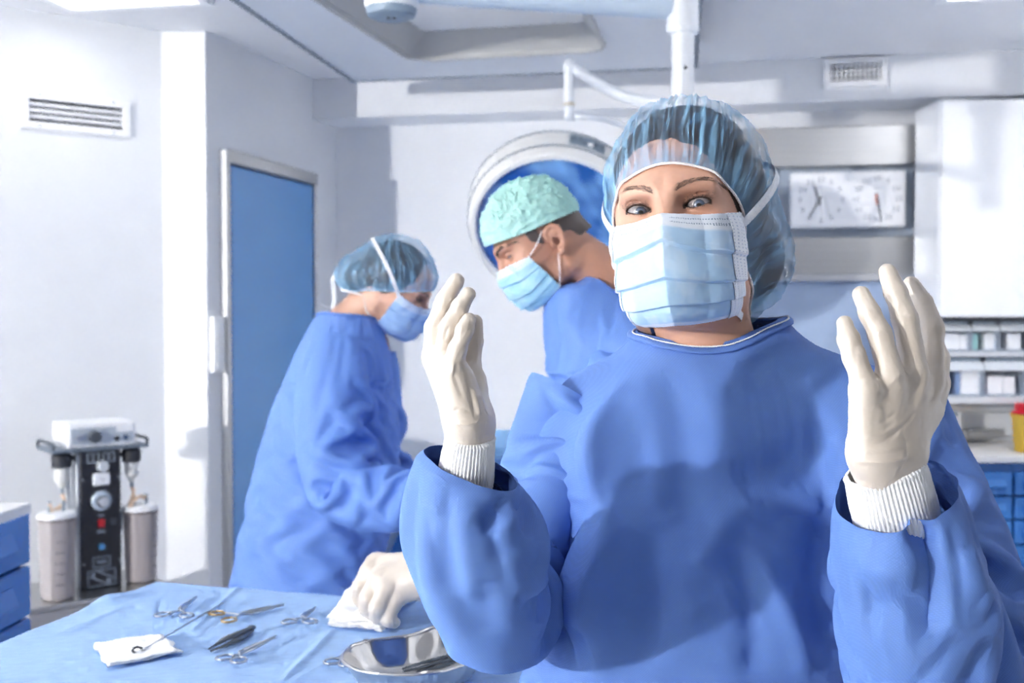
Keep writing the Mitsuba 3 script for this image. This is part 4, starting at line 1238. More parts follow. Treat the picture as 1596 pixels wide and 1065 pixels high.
def bouffant(fn, C, pole, rim, nth=360, nt=64, pleats=46, amp=.0030, puff=.006, seed=2, grow=.0):
    """gathered cap: from the pole down to the elastic rim over the solid fn; returns mesh, uv, rim path (outward rays)"""
    rng = np.random.default_rng(seed)
    C = np.asarray(C, float)
    rim = spline(np.array(rim, float), nth, closed=True)
    dr_ = rim - C; dr_ /= np.linalg.norm(dr_, axis=1, keepdims=True)
    pole = nrm(pole)
    ang = np.arccos(np.clip(dr_ @ pole, -1, 1))
    t = np.linspace(0.0, 1, nt)
    s0 = np.sin(ang)
    D = (np.sin((1 - t)[:, None] * ang)[..., None] * pole + np.sin(t[:, None] * ang)[..., None] * dr_[None]) / np.maximum(s0, 1e-4)[None, :, None]
    D /= np.linalg.norm(D, axis=-1, keepdims=True)
    R = trace(fn, C, D.reshape(-1, 3)).reshape(nt, nth)
    u = np.arange(nth) / nth
    jj = rng.random(pleats) ** 1.5 + .25; jj = np.r_[0, np.cumsum(jj)]; ph = np.interp(u, jj / jj[-1], np.arange(pleats + 1)) * 2 * math.pi
    twist = .5 * meshkit.noise(np.stack([u * 9, u * 0, u * 0], -1), 4)
    a = amp * np.clip((t - .12) / .55, 0, 1)[:, None] * (1 - .55 * np.clip((t - .9) / .1, 0, 1))[:, None]
    local = .15 + 1.7 * meshkit.noise(np.stack(np.broadcast_arrays((u * 17)[None], (t * 3.1)[:, None], 0 * u[None]), -1), seed)
    saw = np.abs(np.mod(ph[None] / (2 * math.pi) + .22 * np.sin(t * 7 + seed)[:, None] * (1 - t)[:, None], 1) * 2 - 1) ** 1.4 * 2 - 1
    R = R + a * local * saw
    X = C + D * R[..., None]
    pf = meshkit.fbm(X.reshape(-1, 3) * 32 + seed, 4).reshape(nt, nth) - .42
    fine = np.abs(meshkit.fbm(X.reshape(-1, 3) * 70 + seed, 2).reshape(nt, nth) - .5)
    edge = np.clip((1 - t) / .12, 0, 1)[:, None]
    X = X + D * (grow * np.sin(np.clip(t, 0, 1) * math.pi)[:, None] + (puff * 2 * pf - .004 * fine) * edge)[..., None]
    m = grid_mesh(X, True)
    uv = np.stack(np.broadcast_arrays(u[None], t[:, None]), -1).reshape(-1, 2)
    return m, uv, X[-1]


def orient_out(m, c):
    v = np.asarray(m.vertices); f = np.asarray(m.faces)
    n = np.cross(v[f[:, 1]] - v[f[:, 0]], v[f[:, 2]] - v[f[:, 0]])
    if ((v[f].mean(1) - c) * n).sum() < 0:
        return trimesh.Trimesh(v, f[:, ::-1], process=False)
    return m


# ------------------------------------------------------------------ masks
def mask_material(name, body, top, tone=.06, blend_pleat=True):
    def col(p, n, uv):
        v = uv.y; u = uv.x
        w = fbm(u * 5, v * 6, 2., 3)
        c = mix(lin(*body), lin(*top), smoothstep(.55, .75, w) * .25)
        edge = dr.maximum(1 - smoothstep(.12, .15, v), smoothstep(.90, .94, v))
        c = mix(c, mi.Color3f(lin(*top)), edge)
        dots = mi.Float(0)
        for r_ in (.045, .085, .095):
            dots = dr.maximum(dots, dr.select((dr.abs(v - r_) < .006) & (dr.abs(u) < .90) & (dr.abs(u) > .10 if r_ < .09 else u > .6), 1., 0.))
        ticks = dr.select(dr.sin(u * 210.) > -.1, 1., 0.)
        c = mix(c, mi.Color3f(.16, .24, .36), dots * ticks * .75)
        return c
    scene[name] = {'type': 'twosided', 'bsdf': {'type': 'bumpmap', 'arbitrary': proc(lambda p, n, uv: fbm(p.x * 260, p.y * 260, p.z * 260, 3) + .25 * noise(p.x * 1500, p.y * 1500, p.z * 1500), 4e-4), 'scale': .0012,
                   'bsdf': {'type': 'principled', 'base_color': proc(col), 'roughness': .6, 'specular': .3, 'sheen': .3}}}
    return name


def mask_surface(nu=97, nv=150, pleats=(.27, .50, .70), amp=.0044, wave=.0016, seed=1, C=None, Mm=None, E_=None, soft=0.0):
    from scipy.interpolate import PchipInterpolator
    C = C or [(0, -.1175, .0125), (0, -.1300, -.010), (0, -.1310, -.040), (0, -.1240, -.072), (0, -.1090, -.092), (0, -.0900, -.1005)]
    Mm = Mm or [(.038, -.0945, .0105), (.043, -.0985, -.016), (.044, -.0980, -.046), (.042, -.0910, -.071), (.037, -.0770, -.089), (.031, -.0610, -.0965)]
    E_ = E_ or [(.0690, -.0480, .0180), (.0715, -.0410, -.012), (.0700, -.0370, -.042), (.0670, -.0330, -.060), (.0620, -.0290, -.075), (.0560, -.0260, -.086)]
    v = np.linspace(0, 1, nv)
    k = np.linspace(0, 1, 6)
    rows = [np.stack([PchipInterpolator(k, np.array(a)[:, j])(v) for j in range(3)], 1) for a in (C, Mm, E_)]
    u = np.linspace(-1, 1, nu); au = np.abs(u)
    X = np.zeros((nv, nu, 3))
    for i in range(nv):
        pc = PchipInterpolator([0, .55, 1.0], np.array([rows[0][i], rows[1][i], rows[2][i]]))
        X[i] = pc(np.sqrt(au ** 2 + soft ** 2) - soft * (1 - au)) * np.stack([np.sign(u) + (u == 0), 1 + 0 * u, 1 + 0 * u], 1)
    X += (np.clip(np.sin(math.pi * np.clip((au - .5) / .5, 0, 1)), 0, 1) * .0055)[None, :, None] * np.stack([np.sign(u) * .75, -.65 + 0 * u, 0 * u], 1)[None]
    m = grid_mesh(X); m = orient_out(m, np.array([0, -.04, -.04])); N = vnormals(m).reshape(nv, nu, 3)
    d = np.zeros((nv, nu))
    for j, p0 in enumerate(pleats):
        # the cloth above hangs over the cloth below: a step inwards, recovering downwards; pleats fan out to the middle
        pv = p0 + .03 * (au - .4)[None] + .012 * np.sin(u * 3 + j)[None]
        s = v[:, None] - pv
        sg_ = .5 + .5 * np.tanh(s / .007)
        step = -np.exp(-np.maximum(s, 0) / .10) * sg_ + .35 * np.exp(np.minimum(s, 0) / .06) * (1 - sg_)
        d += amp * step * (.55 + .45 * (1 - au ** 4))[None]
    d += wave * (meshkit.fbm(X.reshape(-1, 3) * 45 + seed, 3).reshape(nv, nu) - .5) * 2
    X = X + N * d[..., None]
    return X, N


def off_face(X, N, fn, gap=.0022):
    for _ in range(3):
        d = fn(X.reshape(-1, 3).astype(np.float32)).reshape(X.shape[:2])
        X = X + N * np.maximum(gap - d, 0)[..., None]
    return X


def ribbon(path, width, normals, thick=.0006):
    path = np.asarray(path, float); n = np.asarray(normals, float)
    t = np.gradient(path, axis=0); s = np.cross(t, n); s /= np.linalg.norm(s, axis=1, keepdims=True)
    w = np.broadcast_to(width, (len(path),))[:, None]
    g = np.stack([path - s * w / 2, path, path + s * w / 2], 1)
    return skin(grid_mesh(g), thick)


# ------------------------------------------------------------------ gloves
def glove(fingers, palm, h=.0016, web=.005, seed=1, wr=.0009, taub=3):
    """fingers: lists of (point, radius) from the knuckle to the tip; palm: list of (a, b, ra, rb)"""
    pts = np.array([p for f in fingers for p, _ in f] + [x for s in palm for x in s[:2]])
    lo, hi = pts.min(0) - .03, pts.max(0) + .03

    def fn(q):
        d = np.full(len(q), 1.0, np.float32)
        for a, b, ra, rb in palm:
            d = smin(d, seg(q, a, b, ra, rb), .012)
        ff = np.full(len(q), 1.0, np.float32)
        for f in fingers:
            g = np.full(len(q), 1.0, np.float32)
            for (a, ra), (b, rb) in zip(f[:-1], f[1:]):
                g = smin(g, seg(q, a, b, ra, rb), .0035)
            ff = smin(ff, g, .0015)
        return smin(d, ff, web)
    m = smoothed(surface(fn, lo, hi, h), taub)
    v = np.array(m.vertices); N = vnormals(m)
    # thin rubber: long shallow wrinkles, finer ones near the joints
    w = np.abs(meshkit.fbm(v * [70, 70, 34] + seed, 3) - .5) * 2
    w2 = meshkit.fbm(v * 160 + seed * 3, 2) - .5
    jts = np.array([p for f in fingers for p, _ in f[:-1]])
    from scipy.spatial import cKDTree
    dj = cKDTree(jts).query(v)[0]
    near = np.exp(-(dj / .012) ** 2)
    v = v + N * (-wr * (.6 + .7 * near) * (1 - w) ** 5 + .00030 * w2)[:, None]
    return trimesh.Trimesh(v, m.faces, process=False)


def knit_cuff(a, b, ra, rb, n=150, m=44, flat=1.0, up=None, seed=1, mid=None):
    """ribbed knit tube from the sleeve (a) to the wrist (b)"""
    a, b = np.asarray(a, float), np.asarray(b, float)
    ax = nrm(b - a); x = nrm(np.cross(up if up is not None else [0, 1, 0], ax)); y = np.cross(ax, x)
    s = np.linspace(0, 1, m); th = np.linspace(0, 2 * math.pi, n * 3, endpoint=False)
    r = ra + (rb - ra) * s + .0020 * np.sin(s * math.pi) + .0012 * np.exp(-((s - .97) / .03) ** 2)
    rib = .0006 * np.cos(th * round(n * .4))
    ctr = a + (b - a) * s[:, None]
    nz = meshkit.fbm(np.stack(np.broadcast_arrays(np.cos(th)[None] * 2.2, np.sin(th)[None] * 2.2, (s * 2.5)[:, None]), -1) + seed, 3) - .5
    R = r[:, None] + rib[None] + .0032 * nz
    R[-1] -= .003; R[-2] -= .0008
    X = ctr[:, None] + R[..., None] * (np.cos(th)[None, :, None] * x + flat * np.sin(th)[None, :, None] * y)
    return orient_out(grid_mesh(X, True), (a + b) / 2)


def loft_sdf(p, rings, k=2.3):
    """stack of horizontal rounded sections: rows z, cx, cy, rx, ry"""
    r = np.array(sorted(rings), np.float32); z = p[:, 2]
    cx, cy, rx, ry = (np.interp(z, r[:, 0], r[:, j]) for j in range(1, 5))
    a = (np.abs((p[:, 0] - cx) / rx) ** k + np.abs((p[:, 1] - cy) / ry) ** k) ** (1 / k)
    d = (a - 1) * np.minimum(rx, ry)
    return np.maximum(d, np.maximum(r[0, 0] - z, z - r[-1, 0])).astype(np.float32)


def weave(name, rgb, s=1, amt=.0011, rough=.62):
    f = 2 * math.pi / (.0024 * s)
    return bumped(name, proc(lambda p, n, uv: mi.Color3f(lin(*rgb)) * (.92 + .1 * fbm(p.x * 12, p.y * 12, p.z * 12, 2) + .075 * smoothstep(-.2, .8, dr.sin((p.x + .4 * p.y) * f) * dr.sin(p.z * f)))),
                  lambda p, n, uv: .30 * dr.sin((p.x + .6 * p.y) * f) * dr.sin(p.z * f) + .6 * noise(p.x * 420, p.y * 420, p.z * 420), amt, rough, 2.5e-4, spec=.35, sheen=.25)


mat('m_glove', proc(lambda p, n, uv: mi.Color3f(lin(206, 194, 181)) * (.95 + .09 * fbm(p.x * 40, p.y * 40, p.z * 40, 2))), .38, spec=.45)
bumped('m_knit', (240, 242, 244), lambda p, n, uv: noise(p.x * 1200, p.y * 1200, p.z * 1200), .0006, .8, 3e-4)
mat('m_tie', (238, 240, 243), .7)
weave('m_gown', (87, 122, 194))
weave('m_gown_far', (94, 130, 204), 1.3, .0005)

# ------------------------------------------------------------------ the woman in front
HW = np.array([.1908, 1.2574, 1.5200]); RW = rot(-.3285, -.1178, -.097)
MW = np.eye(4); MW[:3, :3] = RW; MW[:3, 3] = HW
def hw(p): return np.asarray(p, float) @ RW.T + HW
woman = thing('person', 'woman in blue gown facing the camera with both gloved hands raised', 'person')
# joints
SR, ER, OR_ = P(925, 652, 1.33), P(785, 935, 1.185), P(724, 752, .99)
SL, EL, OL_ = P(1383, 668, 1.20), P(1492, 962, 1.12), P(1412, 785, .94)
wristR, wristL = P(731, 668, .965), P(1378, 712, .905)

def fn_head(p): return head_sdf(p, False, False)
hm = head_mesh(.0011, False, False)
hc = skin_colors(hm, (204, 154, 130))
# body under the gown, coarse, continuous with the neck
def fn_body(q):
    d = loft_sdf(q, [(1.385, .23, 1.30, .06, .055), (1.33, .225, 1.30, .11, .07), (1.2, .215, 1.295, .14, .09), (1.0, .21, 1.30, .14, .095), (.85, .21, 1.31, .16, .11)])
    d = smin(d, seg(q, hw((.020, .045, -.15)), (.232, 1.30, 1.33), .054, .06), .03)
    for a, b, o, c in ((SR, ER, P(724, 752, .984), wristR), (SL, EL, P(1400, 810, .925), wristL)):
        d = smin(d, seg(q, a, b, .036, .028), .03); d = smin(d, seg(q, b, o, .028, .018), .02); d = smin(d, seg(q, o, c, .018, .014), .01)
    for s in (-1, 1):
        d = smin(d, seg(q, (.21 + s * .085, 1.31, .85), (.21 + s * .09, 1.31, .48), .075, .05), .04)
        d = smin(d, seg(q, (.21 + s * .09, 1.31, .48), (.21 + s * .09, 1.33, .09), .05, .035), .03)
        d = smin(d, seg(q, (.21 + s * .09, 1.33, .07), (.21 + s * .10, 1.20, .035), .038, .03), .03)
    return d
bm = surface(fn_body, (-.15, .85, .0), (.68, 1.5, 1.47), .012)
wh = xf(hm, MW)
body = trimesh.util.concatenate([wh, bm])
obj('body', body, 'm_skin', woman, True, color=np.vstack([hc, np.tile(lin(204, 154, 130), (len(bm.vertices), 1))]))
face_details(woman, MW, fn_head, (48, 62, 84))

# hair and bouffant cap
def fn_hair(p, g=0.0):
    p = p.astype(np.float32)
    d = ell(p, (.005, .026, .057), (.0875 + g, .1065 + g, .1055 + g))
    return smin(d, ell(p, (.022, .094, .000), (.079 + g, .064 + g, .076 + g)), .03)
def fn_hair_cut(p):
    q = np.abs(p)
    line = p[:, 2] - (.0915 - 15 * (p[:, 0] + .004) ** 2 - .9 * (p[:, 1] + .09))     # hairline
    return smax(fn_hair(p), -(line).astype(np.float32) * .7, .006)
hr = smoothed(surface(fn_hair_cut, (-.1, -.12, -.12), (.1, .17, .16), .003), 2)
v_ = np.array(hr.vertices)
st = meshkit.noise(np.stack([np.arctan2(v_[:, 0], v_[:, 2] + .02) * 22, v_[:, 1] * 14, v_[:, 0] * 0], -1)) - .5
hr = trimesh.Trimesh(v_ + vnormals(hr) * (st * .002)[:, None], hr.faces, process=False)
obj('hair', xf(hr, MW), 'm_hair', woman, True, 'dark hair gathered under the cap')
rimW = [(0, -.100, .073), (.030, -.093, .068), (.055, -.072, .054), (.068, -.042, .028), (.071, -.022, -.002), (.068, .000, -.040), (.056, .040, -.066), (.024, .085, -.076),
        (-.024, .085, -.076), (-.056, .040, -.066), (-.068, .000, -.040), (-.071, -.022, -.002), (-.068, -.042, .028), (-.055, -.072, .054), (-.030, -.093, .068)]
cap_material('m_cap', (130, 182, 222), .12, .60, 110, 2.2)
def fn_cap(p): return smin(ell(p.astype(np.float32), (.006, .026, .059), (.095, .115, .114)), ell(p.astype(np.float32), (.022, .094, .004), (.090, .075, .086)), .03)
cm, cuv, crim = bouffant(fn_cap, (0, .012, .025), (0, .55, .83), rimW, 420, 84, 54, .0024, .0065, 2)
# the elastic pulls the rim onto the head
cv = np.array(cm.vertices).reshape(84, 420, 3)
Crim = np.array([0, .012, .025])
dd_ = cv[-1] - Crim; dd_ /= np.linalg.norm(dd_, axis=1, keepdims=True)
tight = Crim + dd_ * (trace(lambda p: np.minimum(head_sdf(p, False, False, False), fn_hair(p)), Crim, dd_)[:, None] + .0028)
w_ = np.clip((np.linspace(0, 1, 84) - .80) / .20, 0, 1)[:, None, None] ** 1.6
cv = cv * (1 - w_) + (cv - cv[-1][None] + tight[None]) * w_
cm = orient_out(trimesh.Trimesh(cv.reshape(-1, 3), cm.faces, process=False), Crim)
k = obj('bouffant_cap', xf(cm, MW), 'm_cap', woman, True, 'thin blue bouffant cap gathered into pleats', uv=cuv)
obj('elastic_band', xf(tube(cv[-1], .0014, 7, closed=True), MW), 'm_tie', k, True, 'white elastic edge')

# mask
mask_material('m_mask', (166, 200, 232), (218, 226, 238))
X, N = mask_surface()
X = off_face(X, N, fn_head)
mg = orient_out(grid_mesh(X), np.array([0, -.04, -.04]))
uu, vv = np.meshgrid(np.linspace(-1, 1, X.shape[1]), np.linspace(0, 1, X.shape[0]))
muv = np.stack([uu, vv], -1).reshape(-1, 2)
sk = skin(mg, .0008)
mk = obj('surgical_mask', xf(sk, MW), 'm_mask', woman, True, 'pale blue pleated surgical mask with white top band', uv=np.vstack([muv, muv]))
def dots_mat(name):
    scene[name] = {'type': 'twosided', 'bsdf': {'type': 'principled', 'roughness': .7, 'base_color': proc(lambda p, n, uv: mix(lin(236, 240, 247), lin(176, 192, 216), dr.select((dr.sin(uv.x * 25.) > .3) & (dr.sin(uv.y * 260.) > .3), .8, 0.)))}}
    return name
dots_mat('m_binding')
for s in (-1, 1):
    i0 = 86 if s > 0 else 10
    i1 = 96 if s > 0 else 0
    cols = np.linspace(i0, i1, 5).round().astype(int)
    strip = X[:, cols] + N[:, cols] * .0014
    strip[:, -1] += (X[:, i1] - X[:, i1 - s])*1.0
    g = orient_out(grid_mesh(strip), np.array([0, -.02, -.04]))
    a, b = np.meshgrid(np.linspace(0, 1, 5), np.linspace(0, 1, len(strip)))
    g2 = skin(g, .001); uvb = np.stack([a, b], -1).reshape(-1, 2)
    obj('side_binding', xf(g2, MW), 'm_binding', mk, True, 'white stitched side strip', uv=np.vstack([uvb, uvb]))
def fn_out(p): return np.minimum(fn_cap(p), head_sdf(p, False, False, False))
def on_cap(pts, off):
    pts = np.asarray(pts, float); c = np.array([0, .01, .02])
    d = pts - c; d /= np.linalg.norm(d, axis=1, keepdims=True)
    r = trace(fn_out, c, d)
    return c + d * (r + off)[:, None], d
for s in (1, -1):
    raw = spline([(s * .069, -.045, .004), (s * .074, -.022, .026), (s * .080, .015, .054), (s * .065, .06, .075), (s * .02, .10, .085)], 40)
    q, d = on_cap(raw, np.linspace(.0025, .0085, 40)); q[0] = X[2, -3 if s > 0 else 2]
    q[1:-1] = (q[:-2] + q[1:-1] + q[2:]) / 3
    obj('tie', xf(ribbon(q, .0095, d), MW), 'm_binding', mk, True, 'white tie running up over the cap', uv=np.zeros((6 * 40, 2)) if False else None)
    raw = spline([(s * .0565, -.026, -.084), (s * .058, .0, -.087), (s * .05, .03, -.09)], 14)
    obj('tie', xf(ribbon(raw, .008, np.tile([s, 0, -.3], (14, 1))), MW), 'm_tie', mk, True)

# gloved hands
def px_f(rows, rad=None):
    return [(P(a, b, c), r) for a, b, c, r in rows]
right_f = [px_f([(706, 574, .938, .0086), (713, 545, .934, .0078), (724, 515, .933, .0074), (731, 499, .934, .0064)]),
           px_f([(690, 556, .952, .0090), (699, 512, .947, .0082), (717, 479, .945, .0077), (730, 459, .945, .0067)]),
           px_f([(678, 548, .968, .0092), (681, 505, .962, .0085), (694, 468, .958, .0080), (712, 438, .957, .0069)]),
           px_f([(675, 552, .985, .0090), (676, 512, .982, .0084), (690, 476, .978, .0078), (706, 450, .976, .0068)]),
           px_f([(737, 610, .990, .0125), (732, 566, .998, .0100), (738, 530, 1.0, .0088), (740, 503, .998, .0074)])]
right_p = [(P(729, 664, .955), P(705, 580, .940), .0165, .0120), (P(729, 660, .970), P(690, 565, .955), .0165, .0115), (P(727, 660, .975), P(680, 560, .970), .0150, .0115), (P(727, 655, .985), P(678, 562, .985), .0140, .0110),
           (P(740, 652, .972), P(735, 592, .985), .0150, .0125), (P(730, 650, .950), P(715, 590, .944), .0150, .0120), (P(735, 690, .972), P(729, 655, .968), .0195, .0190)]
gl = strokes(glove(right_f, right_p, .0014, .006, 3), [([(700, 660), (725, 672), (760, 655)], .0016, .0016), ([(696, 648), (715, 640), (745, 650)], .0016, -.0014), ([(745, 600), (752, 630), (758, 655)], .0018, .0018), ([(738, 600), (744, 630), (750, 655)], .0016, -.0014),
     ([(712, 580), (716, 605), (728, 635)], .0016, -.0012), ([(684, 540), (690, 520), (694, 500)], .0015, -.0012), ([(716, 545), (722, 525)], .0014, .0010), ([(700, 595), (705, 575), (704, 555)], .0014, .0012), ([(690, 590), (684, 570)], .0014, -.0012)])
obj('glove', gl, 'm_glove', woman, True, 'pale latex glove')
left_f = [px_f([(1349, 604, 0.879, .0100), (1332, 557, 0.881, .0092), (1322, 528, 0.886, .0086), (1317, 505, 0.892, .0068)]),
          px_f([(1388, 580, 0.884, .0104), (1371, 522, 0.887, .0094), (1355, 487, 0.894, .0087), (1342, 459, 0.902, .0070)]),
          px_f([(1424, 572, 0.898, .0108), (1410, 497, 0.901, .0102), (1396, 456, 0.908, .0094), (1383, 425, 0.916, .0075)]),
          px_f([(1452, 578, 0.919, .0100), (1454, 512, 0.929, .0094), (1438, 472, 0.939, .0087), (1420, 444, 0.946, .0072)]),
          px_f([(1448, 640, 0.945, .0125), (1461, 598, 0.965, .0105), (1463, 560, 0.980, .0092), (1456, 530, 0.988, .0076)])]
left_p = [(P(1352, 708, 0.891), P(1348, 612, 0.881), .0150, .0130), (P(1375, 708, 0.895), P(1386, 600, 0.890), .0160, .0135), (P(1392, 708, 0.901), P(1422, 592, 0.902), .0160, .0135), (P(1400, 705, 0.907), P(1450, 595, 0.916), .0150, .0120),
          (P(1410, 695, 0.917), P(1446, 640, 0.929), .0150, .0130), (P(1362, 705, 0.899), P(1402, 706, 0.912), .0190, .0190), (P(1366, 740, 0.902), P(1364, 700, 0.898), .0175, .018), (P(1398, 738, 0.913), P(1400, 700, 0.910), .0180, .018)]
gl = strokes(glove(left_f, left_p, .0015, .007, 8), [([(1322, 722), (1370, 728), (1430, 712)], .0022, 0.00136), ([(1325, 706), (1365, 715), (1425, 700)], .0020, -0.00099), ([(1345, 690), (1385, 680), (1425, 650)], .0016, 0.00087), ([(1340, 668), (1375, 668), (1410, 640)], .0016, -0.00081),
     ([(1365, 700), (1400, 680), (1440, 640)], .0016, -0.00087), ([(1335, 640), (1360, 650), (1390, 645)], .0015, -0.00062), ([(1382, 620), (1400, 600), (1412, 575)], .0018, 0.00074), ([(1345, 610), (1342, 590)], .0015, -0.00074), ([(1330, 545), (1326, 528)], .0014, 0.00062),
     ([(1356, 500), (1366, 520)], .0014, -0.00068), ([(1400, 460), (1410, 490)], .0015, -0.00068), ([(1440, 600), (1455, 630)], .0016, 0.00087)])
obj('glove', gl, 'm_glove', woman, True, 'pale latex glove')
obj('knit_cuff', knit_cuff(P(720, 785, .990), P(733, 676, .966), .0235, .0205, 120, 44, 1.15), 'm_knit', woman, True, 'white ribbed knit cuff')
obj('knit_cuff', knit_cuff(P(1408, 850, .932), P(1378, 728, .908), .0345, .0325, 150, 52, .74, up=nrm(P(1378, 700, .9) - CAM + np.array([-.35, .0, 0]))), 'm_knit', woman, True, 'white ribbed knit cuff')
shoe = [xf(cbox(-.045, .045, -.15, .11, 0, .05, .02), np.array([[1, 0, 0, .21 + s * .1], [0, 1, 0, 1.28], [0, 0, 1, 0], [0, 0, 0, 1.0]])) for s in (-1, 1)]
for m_ in shoe:
    obj('clog', m_, 'm_white', woman, False)

# gown: torso and sleeves as cloth that falls over the body, a few folds laid in by hand
def fn_torso_w(q):
    d = loft_sdf(q, [(1.435, .238, 1.300, .072, .066), (1.405, .236, 1.298, .100, .078), (1.37, .232, 1.295, .145, .095), (1.30, .228, 1.287, .172, .112), (1.20, .222, 1.280, .182, .132),
                     (1.10, .212, 1.280, .186, .140), (1.0, .205, 1.285, .205, .150), (.80, .205, 1.295, .225, .165), (.30, .21, 1.30, .25, .19)])
    d = smin(d, seg(q, (.205, 1.30, 1.37), SR + (.0, .0, .005), .062, .060), .03)
    d = smin(d, seg(q, SR, SR * .72 + ER * .28, .060, .055), .02)
    d = smin(d, seg(q, (.235, 1.29, 1.375), SL + (0, 0, .008), .066, .062), .03)
    d = smin(d, seg(q, SL, SL * .75 + EL * .25, .058, .055), .02)
    d = smin(d, seg(q, P(907, 620, 1.218), P(894, 830, 1.155), .016, .020), .012)
    d = smin(d, seg(q, P(894, 830, 1.155), P(852, 1085, 1.095), .020, .026), .012)
    return d
def torso_grid(fn, C, zlow, m1, m2, n, elev=58, lo=.35):
    C = np.asarray(C, float); th = np.linspace(0, 2 * math.pi, n, endpoint=False)
    O, D = [], []
    for k in range(m1):
        e = math.radians(elev) * (1 - k / m1) ** 1.15
        O.append(np.tile(C, (n, 1))); D.append(np.stack([np.cos(th) * math.cos(e), np.sin(th) * math.cos(e), np.full(n, math.sin(e))], 1))
    for k in range(m2):
        z = C[2] + (zlow - C[2]) * k / (m2 - 1)
        O.append(np.tile([C[0], C[1], z], (n, 1))); D.append(np.stack([np.cos(th), np.sin(th), 0 * th], 1))
    O = np.array(O); D = np.array(D)
    r = trace(fn, O.reshape(-1, 3), D.reshape(-1, 3), hi=.45)
    X = O.reshape(-1, 3) + D.reshape(-1, 3) * r[:, None]
    return X.reshape(m1 + m2, n, 3)
XT = torso_grid(fn_torso_w, (.222, 1.288, 1.27), .42, 30, 84, 150, 64.5)
from scipy.ndimage import gaussian_filter
XT[3:] = gaussian_filter(XT, (3.0, 1.6, 0), mode=('nearest', 'wrap', 'nearest'))[3:]
hv = np.ones(XT.shape[:2]); hv[:14] *= 1.5
xt = cloth_tube(XT, None, (-.004, .016), it=130, bend=.4, hold=.02, dt=.005, collide=[], seed=2, pin_first=2, pin_last=1, holdv=hv, jitter=.0025)
gm = orient_out(grid_mesh(upsample(xt, 2), True), np.array([.21, 1.29, 1.1]))
GOWN_STROKES = [
    ([(1060, 890), (1110, 855), (1150, 795), (1240, 775), (1300, 795)], .016, .010),
    ([(1030, 560), (1060, 650), (1070, 740), (1062, 830)], .026, -.009),
    ([(1150, 760), (1220, 720), (1310, 690)], .022, -.007),
    ([(1190, 870), (1225, 940), (1250, 1000), (1260, 1065)], .014, .008),
    ([(1150, 850), (1175, 940), (1180, 1065)], .015, -.008),
    ([(1290, 800), (1285, 900), (1295, 1000)], .02, -.012),
]
gm = strokes(gm, GOWN_STROKES)
obj('gown', gm, 'm_gown', woman, True, 'blue surgical gown')

def sleeve(pts, rad, arm, m, n, seed, ex=(.20, .06), bend=.4, hold=.02, it=240, name='gown_sleeve', t=None, bs='m_gown', tilt=None, k=2):
    X0, L, q = spine_tube(pts, rad, m, n)
    if tilt is not None:
        w = np.clip((np.arange(m) - m * .8) / (m * .2), 0, 1)[:, None, None] ** 2
        X0 = X0 + w * tilt(X0)
    circ = 2 * math.pi * q[:, 3] * (1 + ex[1])
    x = cloth_tube(X0, circ, L * (1 + ex[0]), it=it, bend=bend, hold=hold, collide=arm, seed=seed, pin_first=2, pin_last=2)
    return orient_out(grid_mesh(upsample(x, k) if k > 1 else x, True), X0.mean((0, 1)))
OR2 = P(735, 728, .985)
sl = sleeve([P(905, 628, 1.335), P(862, 720, 1.32), P(815, 850, 1.275), P(792, 925, 1.20), P(775, 942, 1.10), P(748, 876, 1.03), P(727, 800, .998), OR2],
            [.066, .062, .056, .052, .052, .057, .060, .042], [(SR, ER, .044, .038), (ER, OR_, .038, .03), (OR_, wristR, .026, .024)], 90, 64, 3)
sl = strokes(sl, [([(800, 772), (778, 800), (754, 834)], .008, -.010), ([(812, 790), (790, 820), (770, 850)], .012, .004), ([(690, 800), (712, 850), (724, 905), (716, 950)], .014, .006),
                  ([(655, 790), (664, 840), (692, 890), (700, 940)], .014, -.006), ([(790, 860), (806, 910), (800, 970)], .018, .006), ([(755, 900), (748, 960), (768, 1005)], .018, -.006), ([(690, 780), (720, 800), (748, 815)], .010, .003)])
obj('gown_sleeve', sl, 'm_gown', woman, True)
OL2 = P(1396, 770, .928)
sl = sleeve([P(1378, 655, 1.215), P(1440, 760, 1.18), P(1490, 880, 1.14), P(1500, 990, 1.10), P(1468, 1055, 1.045), P(1438, 980, 1.0), P(1420, 890, .965), OL2],
            [.066, .064, .064, .064, .066, .068, .064, .050], [(SL, EL, .042, .036), (EL, OL_, .036, .034), (OL_, wristL, .034, .03)], 90, 64, 5)
sl = strokes(sl, [([(1440, 810), (1455, 860), (1462, 940), (1450, 1010)], .010, -.014), ([(1420, 818), (1440, 842), (1470, 852)], .008, -.010), ([(1500, 850), (1520, 900), (1545, 945)], .012, .010),
                  ([(1320, 880), (1400, 892), (1450, 872)], .020, .008), ([(1330, 940), (1400, 962), (1440, 942)], .020, -.008), ([(1318, 800), (1350, 812), (1380, 850)], .010, -.008), ([(1540, 900), (1548, 980), (1525, 1060)], .012, .008)])
obj('gown_sleeve', sl, 'm_gown', woman, True)

# collar band with stitching
_cc = gaussian_filter(upsample(xt, 2)[2] , (2, 0), mode='wrap')
obj('collar', tube(_cc, .0065, 10, closed=True, flat=.5, up=[0, -.6, .8]), 'm_gown', woman, True)
obj('stitching', tube(_cc + [0, -.0036, .0036], .0009, 6, closed=True), 'm_tie', woman, True)

